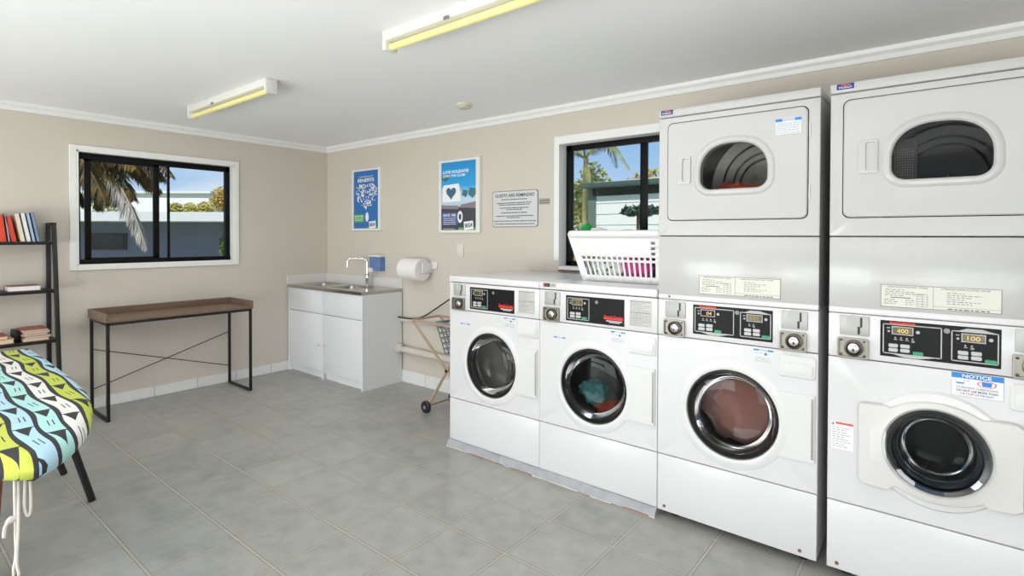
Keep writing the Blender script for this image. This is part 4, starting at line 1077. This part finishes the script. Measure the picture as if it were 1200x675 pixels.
# ------------------------------------------------------------ trolley, pipes and cable between sink and washers
def build_trolley():
    r = thing('laundry_trolley', 'folding tan laundry trolley with grey lattice basket beside the sink', 'trolley', (2.27, -.3, 0))
    for y in (-.45, -.16):
        MB().tube([(1.885, y, .684), (2.27, y, .347), (2.60, y, .058)], .0105, 10).build('cross_leg', 'tan_metal', r)
        MB().tube([(2.065, y, .045), (2.27, y, .347), (2.50, y, .684)], .0105, 10).build('cross_leg', 'tan_metal', r)
        MB().tube([(1.885, y, .684), (2.50, y, .672)], .0095, 10).build('top_rail', 'tan_metal', r)
        q = MB(); q.lathe([(.012, y-.014), (.012, y+.014)], (2.27, 0, .347), 'y', 14, True, True); q.build('pivot', 'black_plastic', r)
        for x in (2.065, 2.585):
            q = MB(); q.lathe([(.02, y-.034), (.040, y-.034), (.046, y-.028), (.046, y-.012), (.040, y-.006), (.02, y-.006)], (x, 0, .046), 'y', 28, True, True); wv = q.build('wheel', 'rubber', r)
            q = MB(); q.lathe([(.014, y-.037), (.014, y-.004)], (x, 0, .046), 'y', 14, True, True); q.build('hub', 'grey_plastic', wv)
    for x, z in ((1.885, .684), (2.065, .05), (2.585, .062)):
        MB().tube([(x, -.45, z), (x, -.16, z)], .008, 8).build('cross_rod', 'tan_metal', r)
    b = MB(); zt, zb = .69, .46; xt0, xt1, xb0, xb1 = 2.14, 2.56, 2.21, 2.50
    def P(u, v, s):
        if s == 0: return Vector((xt0+(xb0-xt0)*v, -.44+.27*u + (.03*v*(1-2*u)), zt+(zb-zt)*v))
        return Vector(((xt0+(xt1-xt0)*u)*(1-v)+(xb0+(xb1-xb0)*u)*v, -.44+.03*v if s == 1 else -.17-.03*v, zt+(zb-zt)*v))
    for s, nu in ((0, 7), (1, 10), (2, 10)):
        for i in range(nu+1): b.tube([P(i/nu, 0, s), P(min(1, max(0, i/nu+.05*math.sin(i))), 1, s)], .0045, 6)
        for j in range(7): b.tube([P(0, j/6, s), P(.5, min(1, j/6+.02), s), P(1, j/6, s)], .0055 if j else .011, 6)
    for i in range(7): b.tube([(xb0+(xb1-xb0)*i/6, -.41, zb), (xb0+(xb1-xb0)*i/6, -.20, zb)], .005, 6)
    b.tube([(xt1, -.44, zt), (xt1, -.17, zt)], .011, 6)
    b.build('lattice_basket', 'grey_plastic', r)
    p = thing('waste_pipe', 'white waste pipe running low along the wall behind the trolley', 'pipe', (1.9, -.07, .30))
    MB().tube([(1.236, -.052, .312), (2.66, -.052, .295)], .030, 20).build('pipe', 'pvc', p)
    q = MB(); q.lathe([(.052, 1.238), (.052, 1.25), (.036, 1.262), (.036, 1.30)], (0, -.053, .312), 'x', 24, True); q.build('wall_flange', 'pvc', p)
    u = tag(MB().tube([(1.236, -.022, .572), (2.66, -.022, .575)], .016, 14).build('supply_pipe', 'pvc', loc=(1.9, -.022, .56)), 'thin cream pipe along the wall at trolley handle height', 'pipe')
    pts = []
    K = [(1.24, -.06, .600), (1.38, -.06, .600), (1.50, -.06, .612), (1.62, -.07, .652), (1.75, -.09, .715), (1.88, -.12, .775), (2.02, -.16, .835), (2.16, -.20, .868), (2.40, -.22, .885), (2.66, -.24, .89)]
    P_ = [Vector(k) for k in K]
    for i in range(len(P_)-1):
        p0, p1, p2, p3 = P_[max(i-1, 0)], P_[i], P_[i+1], P_[min(i+2, len(P_)-1)]
        for k in range(5):
            t = k/5; pts.append(.5*((2*p1)+(-p0+p2)*t+(2*p0-5*p1+4*p2-p3)*t*t+(-p0+3*p1-3*p2+p3)*t**3))
    pts.append(P_[-1])
    tag(MB().tube(pts, .0065, 8).build('power_cable', 'black_plastic', loc=(1.9, -.12, .6)), 'black cable hanging from the sink to the left washer', 'cable')

# ------------------------------------------------------------ outside
def leaves(mb, c, r, n, size, rng, droop=.2, asp=.45):
    for i in range(n):
        d = Vector((rng.gauss(0, 1), rng.gauss(0, 1), rng.gauss(0, 1))).normalized()*(rng.random()**.4)
        p = Vector((c[0]+d.x*r[0], c[1]+d.y*r[1], c[2]+d.z*r[2]))
        a = Vector((rng.gauss(0, 1), rng.gauss(0, 1), rng.gauss(0, .7)-droop)).normalized(); b = a.cross(Vector((rng.gauss(0, 1), rng.gauss(0, 1), rng.gauss(0, 1)))).normalized()
        s = size*rng.uniform(.6, 1.3); w = s*asp
        mb.quad(p-a*s/2, p+b*w/2, p+a*s/2, p-b*w/2)
def foliage_mat(name, a, b_, scale=3.):
    m, k, b = base(name); n = k.noise(scale, 3, .6)
    k.l.new(k.ramp(n, [(.3, lin(a)), (.7, lin(b_))]), b.inputs['Base Color']); b.inputs['Roughness'].default_value = .6
    return m
def bush(c, r, n, size, a, b_, label, name='shrub', cat='shrub', seed=1, stem=True, group=None):
    rng = random.Random(seed); t = thing(name, label, cat, (c[0], c[1], c[2]-r[2]), group)
    q = MB(); leaves(q, c, r, n, size, rng); q.build('foliage', foliage_mat('leaf_%s_%d' % (a[1:], seed), a, b_), t, 0)
    q = MB(); q.tube([(c[0], c[1], c[2]-r[2]), (c[0]+.02, c[1], c[2])], [max(.03, r[0]*.06), .02], 8); q.build('stem', 'trunk', t)
def frond(mb, pts, ln, rng, n=60, w=.022, droop=.35):
    """a feather leaf: rachis through pts, leaflets both sides"""
    P = [Vector(p) for p in pts]; o = []
    for i in range(len(P)-1):
        p0, p1, p2, p3 = P[max(i-1, 0)], P[i], P[i+1], P[min(i+2, len(P)-1)]
        for k in range(12):
            t = k/12; o.append(.5*((2*p1)+(-p0+p2)*t+(2*p0-5*p1+4*p2-p3)*t*t+(-p0+3*p1-3*p2+p3)*t**3))
    o.append(P[-1]); mb.tube(o, [.022*(1-i/len(o))+.005 for i in range(len(o))], 6)
    for i in range(n):
        f = (.12+.88*i/n)*(len(o)-1.001); j = int(f); q = o[j].lerp(o[j+1], f-j); d = (o[j+1]-o[j]).normalized()
        side = d.cross(Vector((0, 0, 1))).normalized()
        l = ln*(math.sin(PI*min(1, .25+.75*i/n))**.6)*rng.uniform(.8, 1.1)
        for s in (-1, 1):
            v = (side*s*.75+d*.55+Vector((rng.gauss(0, .1), rng.gauss(0, .1), -droop+rng.gauss(0, .12)))).normalized()
            tip = q+v*l+Vector((0, 0, -l*.18)); mid = q+v*l*.5
            b = v.cross(Vector((0, 0, 1)))
            b = b.normalized() if b.length > .05 else Vector((0, 1, 0))
            mb.quad(q, mid+b*w/2+Vector((0, 0, w*.3)), tip, mid-b*w/2+Vector((0, 0, -w*.3)))

def build_outside():
    M['trunk'] = mat('palm_trunk', '#8a7561', .9, var=.3, scale=9, bump=.4)
    g = MB(); g.box(-70, 40, -40, 70, -.62, -.3); o = g.build('ground', mat('lawn', '#8e9a70', .9, var=.2, scale=2), smooth=0); struct(o)
    rng = random.Random(3)
    # neighbour behind window 1 : parallel to the picture, so it stands turned
    a = math.atan2(math.sin(.676), math.cos(.676)); ux, uy = math.cos(.676), math.sin(.676); fx, fy = -math.sin(.676), math.cos(.676)
    B0 = Vector((-20.1, 2.2, 0))
    def W(s, d, z): return (B0.x+ux*s+fx*d, B0.y+uy*s+fy*d, z)
    def ob(mb, s0, s1, d0, d1, z0, z1):
        r0 = [W(s0, d0, z0), W(s1, d0, z0), W(s1, d1, z0), W(s0, d1, z0)]; r1 = [(x, y, z1) for x, y, z in r0]; mb.loft([r0, r1], True, True); return mb
    n = thing('neighbour_building', 'low grey blue building with a white fascia behind the palm', 'building', W(1.5, 2, -.3))
    ob(MB(), -8, 4.38, 1.8, 6, -.3, 2.0).build('wall', mat('grey_blue_render', '#81839c', .8, var=.05, scale=2), n, 0)
    ob(MB(), -6.3, 5.75, .0, 6.4, 1.86, 2.21).build('fascia', mat('white_fascia', '#d9d9d8', .5, var=.03), n, 0)
    w_ = ob(MB(), -.80, .63, 1.74, 1.82, .75, 1.41).build('window_frame', mat('dark_bronze', '#4a4236', .5), n, 0)
    ob(MB(), -.72, .55, 1.72, 1.75, .81, 1.35).build('pane', mat('dark_pane', '#23262b', .15), w_, 0)
    n = thing('white_building', 'long white building in the distance beyond the grey one', 'building', (-39, 13, -.3))
    def V(s, d, z): return (-40.4+ux*s+fx*d, 11.6+uy*s+fy*d, z)
    def vb(mb, s0, s1, d0, d1, z0, z1):
        r0 = [V(s0, d0, z0), V(s1, d0, z0), V(s1, d1, z0), V(s0, d1, z0)]; mb.loft([r0, [(x, y, z1) for x, y, z in r0]], True, True); return mb
    vb(MB(), -14, 3.6, 0, 8, -.3, 4.45).build('wall', mat('white_render', '#f0eeea', .8, var=.02), n, 0)
    vb(MB(), -14.3, 3.9, -.3, 8.3, 4.45, 4.62).build('roof', mat('pale_roof', '#e6e6e4', .6, var=.03), n, 0)
    bush(V(6.35, -3, 3.8), (.85, .8, .95), 900, .28, '#a8842e', '#dcc05c', 'golden autumn tree right of the distant white building', 'tree', 'tree', 2)
    for i, (s, z, rr, a_, b_, lb) in enumerate(((4.9, 2.95, .45, '#b0a83e', '#ddd07a', 'yellow green bush under the distant white building, leftmost'), (5.8, 2.95, .45, '#c6b85a', '#e6dc9a', 'pale yellow bush under the distant white building, middle'), (6.8, 2.98, .5, '#b9a850', '#e0cd80', 'straw coloured bush under the distant white building, rightmost'), (.6, 3.3, 1.1, '#7d8a3a', '#c4bf72', 'green bush seen low through the palm fronds'))):
        bush(V(s, -6, z), (rr*1.05, rr, rr), 800, .22, a_, b_, lb, 'shrub', 'shrub', 10+i)
    bush(W(5.25, .95, .75), (.5, .3, .95), 900, .2, '#46602c', '#8d9c4a', 'dark green shrub past the right end of the grey building', 'shrub', 'shrub', 21)
    # palm by window 1
    pm = thing('palm_tree', 'palm with brown green fronds hanging outside the back window', 'palm', (-7.0, -1.9, -.3))
    MB().tube([(-7.0, -1.9, -.3), (-6.95, -1.8, 1.5), (-6.8, -1.5, 2.9)], [.22, .18, .2], 14).build('trunk', 'trunk', pm)
    fm = foliage_mat('palm_green', '#33290f', '#96793a', 2.5); fd = foliage_mat('palm_dry', '#9a9084', '#cdc3b2', 2.5)
    c0 = Vector((-6.75, -1.45, 2.9))
    L = [[(0, 0, 0), (.45, .8, .25), (.95, 1.4, .05), (1.6, 1.75, -.55)], [(0, 0, 0), (.4, .7, -.05), (.8, 1.1, -.35), (1.1, 1.35, -.95)], [(0, 0, 0), (.5, .5, .1), (1.0, .95, -.05), (1.5, 1.25, -.45)], [(0, 0, -.1), (.25, .5, -.2), (.45, .85, -.55), (.55, 1.0, -1.1)], [(0, 0, 0), (-.1, .8, .25), (0, 1.5, .0), (.1, 1.95, -.6)],
         [(0, 0, 0), (.4, .5, .35), (.9, 1.1, .35), (1.4, 1.7, .0)], [(0, 0, 0), (.3, .4, -.2), (.4, .65, -.6), (.45, .8, -1.0)], [(0, 0, 0), (.2, .9, .1), (.35, 1.5, -.2), (.4, 1.8, -.7)], [(0, 0, 0), (.7, .3, -.05), (1.3, .6, -.4), (1.6, .8, -1.0)], [(0, 0, 0), (-.4, .5, .15), (-.6, 1.1, .0), (-.7, 1.5, -.5)], [(0, .1, 0), (.3, .9, .0), (.7, 1.3, -.2), (1.0, 1.6, -.6)], [(.3, .2, .2), (.8, .8, .2), (1.2, 1.2, .0), (1.7, 1.5, -.3)], [(.2, .2, .2), (.6, .8, .15), (.9, 1.2, -.1), (1.1, 1.5, -.5)], [(.3, .2, -.2), (.6, .6, -.3), (.85, .9, -.6), (1.0, 1.05, -1.0)], [(-.5, .3, .2), (-.3, 1.0, .1), (.0, 1.6, -.2), (.3, 2.0, -.7)], [(-.3, .2, -.1), (-.1, .8, -.2), (.1, 1.2, -.5), (.2, 1.4, -1.0)], [(.2, .2, .1), (.7, .9, .1), (1.1, 1.4, -.1), (1.4, 1.7, -.6)], [(.2, .2, 0), (.6, .8, -.05), (1.0, 1.3, -.3), (1.25, 1.65, -.8)], [(0, .3, .1), (.2, .9, .1), (.5, 1.4, -.1), (.7, 1.8, -.55)]]
    for i, pts in enumerate(L):
        q = MB(); frond(q, [c0+Vector(p) for p in pts], .50, rng, 150, .022, .5); q.build('frond', fm, pm, 0)
    q = MB(); frond(q, [Vector(p) for p in ((-6.7, -1.35, 2.8), (-6.25, -.72, 2.62), (-5.80, -.38, 2.30), (-5.55, -.18, 1.80), (-5.35, -.02, 1.10))], .46, rng, 230, .015, .8); q.build('dry_frond', fd, pm, 0)
    # weatherboard house behind window 2
    h = thing('weatherboard_house', 'white weatherboard house with green gutter outside the right window', 'house', (4, 7, -.3))
    b = MB(); x0 = .25; yw = 5.14
    for i in range(15):
        z = 2.3-.19*(i+1)
        b.loft([[(x0, yw+.02, z), (x0, yw-.012, z), (x0, yw-.002, z+.187), (x0, yw+.02, z+.187)], [(9, yw+.02, z), (9, yw-.012, z), (9, yw-.002, z+.187), (9, yw+.02, z+.187)]], True, True)
    b.box(x0, 9, yw+.02, 10, -.3, 2.3); b.build('weatherboard_wall', mat('white_weatherboard', '#f6f7ee', .6, var=.02), h, 0)
    MB().box(x0-.10, x0+.06, yw-.03, yw+.1, -.3, 2.25).build('corner_board', mat('sage_corner', '#64786c', .6), h, 0)
    gm = mat('green_gutter', '#3f594e', .4, var=.05)
    MB().box(.08, 9.4, 4.95, 5.06, 2.185, 2.275, .01).build('gutter', gm, h)
    MB().box(.10, 9.4, 5.06, yw+.1, 2.19, 2.215).build('soffit', mat('soffit_green', '#2b3a33', .6), h, 0)
    MB().box(x0, 9, yw-.03, yw, 2.05, 2.19).build('frieze_board', mat('frieze_shadow', '#1c2822', .6), h, 0)  # dark strip below the gutter; eave shadow put into its colour
    b = MB(); b.quad((.08, 5.0, 2.265), (9.4, 5.0, 2.265), (7.0, 7.6, 2.68), (2.6, 7.6, 2.68)); b.quad((9.4, 10.2, 2.265), (.08, 10.2, 2.265), (2.6, 7.6, 2.68), (7.0, 7.6, 2.68)); b.quad((.08, 10.2, 2.265), (.08, 5.0, 2.265), (2.6, 7.6, 2.68), (2.6, 7.6, 2.6801)); b.quad((9.4, 5.0, 2.265), (9.4, 10.2, 2.265), (7., 7.6, 2.68), (7., 7.6, 2.6801))
    b.build('roof', mat('pink_tile_roof', '#c9aea2', .8, var=.15, scale=14), h, 0)
    # palm left of the house
    pm = thing('palm_tree', 'tall slim palm beside the corner of the weatherboard house', 'palm', (-.6, 6.4, -.3))
    MB().tube([(-.72, 6.4, -.3), (-.70, 6.4, 1.5), (-.66, 6.4, 2.95)], [.08, .06, .05], 12).build('trunk', foliage_mat('palm_stem', '#8d8a58', '#b3a468'), pm)
    f2 = foliage_mat('palm_green_bright', '#6f7d44', '#a9a868', 3)
    c0 = Vector((-.68, 6.4, 2.95))
    for pts in ([(0, 0, 0), (.35, -.1, .22), (.75, -.2, .18), (1.15, -.3, -.35)], [(0, 0, 0), (.1, -.3, .3), (.15, -.7, .2), (.2, -1.0, -.3)], [(0, 0, 0), (-.4, 0, .3), (-.8, 0, .1), (-1, 0, -.5)], [(0, 0, 0), (.1, .3, .35), (.2, .7, .3), (.2, 1, -.1)], [(0, 0, -.1), (.15, -.1, -.3), (.2, -.15, -.7), (.2, -.2, -1.2)], [(0, 0, 0), (-.2, -.3, .1), (-.35, -.5, -.3), (-.4, -.6, -.9)]):
        q = MB(); frond(q, [c0+Vector(p) for p in pts], .22, rng, 60, .018, .5); q.build('frond', f2, pm, 0)
    bush((-.80, 6.9, 1.75), (.55, .3, 1.2), 1600, .15, '#5b7a34', '#c6c04e', 'yellow green shrub at the foot of the slim palm', 'shrub', 'shrub', 31)
    bush((-.40, 5.75, .95), (.35, .3, .35), 500, .11, '#b98a36', '#e0ae4c', 'orange flowering shrub beside the house corner', 'shrub', 'shrub', 32)
    for i, (x, z, a_, b_, lb) in enumerate(((-.9, 3.05, '#7c8b3c', '#b9b04c', 'green treetop over the house roof, nearest the slim palm'), (1.3, 3.2, '#8a8f3e', '#c9b04a', 'olive treetop over the middle of the house roof'), (3.6, 3.3, '#b98d30', '#dcae44', 'orange treetop over the right part of the house roof'))):
        bush((x-3, 12, z-.55), (.98, .7, .75), 900, .2, a_, b_, lb, 'tree', 'tree', 40+i)
    # potted standard tree in front of the weatherboards
    bush((1.62, 4.2, 1.72), (.36, .2, .07), 500, .12, '#33463a', '#57705a', 'small dark green umbrella tree before the weatherboard house', 'tree', 'tree', 50)
    tr = [o for o in COL.objects if o.get('label') == 'small dark green umbrella tree before the weatherboard house'][0]
    MB().tube([(1.56, 4.2, -.3), (1.57, 4.2, 1.7)], .035, 10).build('trunk', 'trunk', tr)

# ------------------------------------------------------------ light, sky, camera
def build_light():
    w = bpy.data.worlds.new('sky'); S.world = w; w.use_nodes = True
    k = NT(w); bg = k.n['Background']
    v = k.new('ShaderNodeTexCoord').outputs['Generated']; x, y, z = k.xyz(v)
    sky = k.ramp(z, [(.0, lin('#dcebf7')), (.08, lin('#b4d4f3')), (.22, lin('#84b4ea')), (1., lin('#5a92da'))])
    mp = k.new('ShaderNodeMapping'); mp.inputs['Scale'].default_value = (2.2, 2.2, 7.5); k.l.new(v, mp.inputs[0])
    n = k.noise(1.6, 5, .55, mp.outputs[0])
    cl = k.ramp(n, [(.47, (0, 0, 0)), (.70, (1, 1, 1))])
    c = k.mix(k.m('MULTIPLY', cl, .75), sky, lin('#f4f6f8'))
    k.l.new(c, bg.inputs[0]); bg.inputs[1].default_value = WORLD
    def light(nm, typ, loc, rot, e, col=(1, 1, 1), **kw):
        l = bpy.data.lights.new(nm, typ); l.energy = e; l.color = col
        for a, b in kw.items(): setattr(l, a, b)
        o = bpy.data.objects.new(nm, l); COL.objects.link(o); o.location = loc; o.rotation_euler = rot; return o
    d = Vector((-.38, .56, -.74)); s = light('sun', 'SUN', (5, -8, 12), d.to_track_quat('-Z', 'Y').to_euler(), SUN, (1, .96, .9), angle=.02)
    # added fill lamps at assumed left wall openings, and an added ceiling bounce lamp
    light('doorway_fill', 'AREA', (5.9, -6.15, .65), (math.radians(90), 0, 0), DOOR_FILL, (.97, .99, 1), shape='RECTANGLE', size=2.5, size_y=1.2)
    light('doorway_fill', 'AREA', (1.9, -6.15, .65), (math.radians(90), 0, 0), DOOR_FILL2, (.97, .99, 1), shape='RECTANGLE', size=2.5, size_y=1.2)
    light('bounce_fill_lamp', 'AREA', (4.4, -4.6, .80), (math.radians(180), 0, 0), BOUNCE, (.975, .985, 1), shape='DISK', size=2.0)  # added lamp out of view, brightens the room off the ceiling
    for bx, by in ((1.415, -1.622), (3.715, -1.640)):
        light('batten_lamp', 'AREA', (bx, by, H-.09), (0, 0, 0), BATTEN, (1, .98, .95), shape='RECTANGLE', size=1.08, size_y=.03)

def build_camera():
    f, yaw, pitch, roll, sh, cx, cy, h = 628.5913, .6760705, -.0120187, .0027330, -53.17892, 5.0978411, -3.2165617, 1.3385923
    fw = Vector((-math.sin(yaw)*math.cos(pitch), math.cos(yaw)*math.cos(pitch), math.sin(pitch)))
    r = Vector((math.cos(yaw), math.sin(yaw), 0)); u = r.cross(fw)
    r2 = r*math.cos(roll)+u*math.sin(roll); u2 = -r*math.sin(roll)+u*math.cos(roll)
    c = bpy.data.cameras.new('camera'); o = bpy.data.objects.new('camera', c); COL.objects.link(o)
    o.matrix_world = Matrix(((r2.x, u2.x, -fw.x, cx), (r2.y, u2.y, -fw.y, cy), (r2.z, u2.z, -fw.z, h), (0, 0, 0, 1)))
    c.sensor_fit = 'HORIZONTAL'; c.sensor_width = 36; c.lens = f/1200*36
    c.shift_x = 0; c.shift_y = sh/1200
    c.clip_start = .05; c.clip_end = 300; S.camera = o

BATTEN, DOOR_FILL2 = 6, 92
WORLD, SUN, DOOR_FILL, BOUNCE, BOUNCE2, EXPO = 1.0, 3.6, 55, 100, 0, 0.
build_materials()
M['tile_gloss'] = mat('white_upstand', '#dedcd8', .25, var=.02)
M['poster_frame'] = mat('poster_frame_white', '#e9e8e2', .4, var=.01)
M['poster_blue'] = mat('poster_blue', '#2a72b8', .45, var=.04)
M['green_print'] = mat('green_print', '#56ad5c', .45, var=.04)
M['poster_dark'] = mat('poster_dark', '#40444c', .45, var=.3, scale=14)
M['poster_mauve'] = mat('poster_mauve', '#8f7f8c', .45, var=.2, scale=14)
M['poster_tree'] = mat('poster_tree', '#3f7480', .45, var=.3, scale=30)
M['poster_heart'] = mat('poster_heart', '#3d6682', .45, var=.1)
M['poster_panel'] = mat('poster_panel', '#4a5f9a', .45, var=.06)
M['sign_white'] = mat('sign_white', '#d4d5d6', .4, var=.01)
def poster_sky():
    m, k, b = base('poster_sky'); x, y, z = k.xyz()
    f = k.m('ADD', k.m('DIVIDE', z, .6), k.m('MULTIPLY', k.noise(7, 4), .12))
    k.l.new(k.ramp(f, [(.30, lin('#8fb4c8')), (.52, lin('#c6dcea')), (.72, lin('#2fa4e0')), (1., lin('#1593d6'))]), b.inputs['Base Color']); b.inputs['Roughness'].default_value = .45
    return m
M['poster_sky'] = poster_sky()
build_room(); build_machines(); build_basket(); build_sink(); build_signs(); build_ceiling()
build_desk(); build_shelf(); build_ironing(); build_trolley(); build_outside(); build_light(); build_camera()
S.view_settings.view_transform = 'Standard'; S.view_settings.look = 'None'
S.view_settings.gamma = 1; S.view_settings.use_curve_mapping = False; S.view_settings.exposure = EXPO
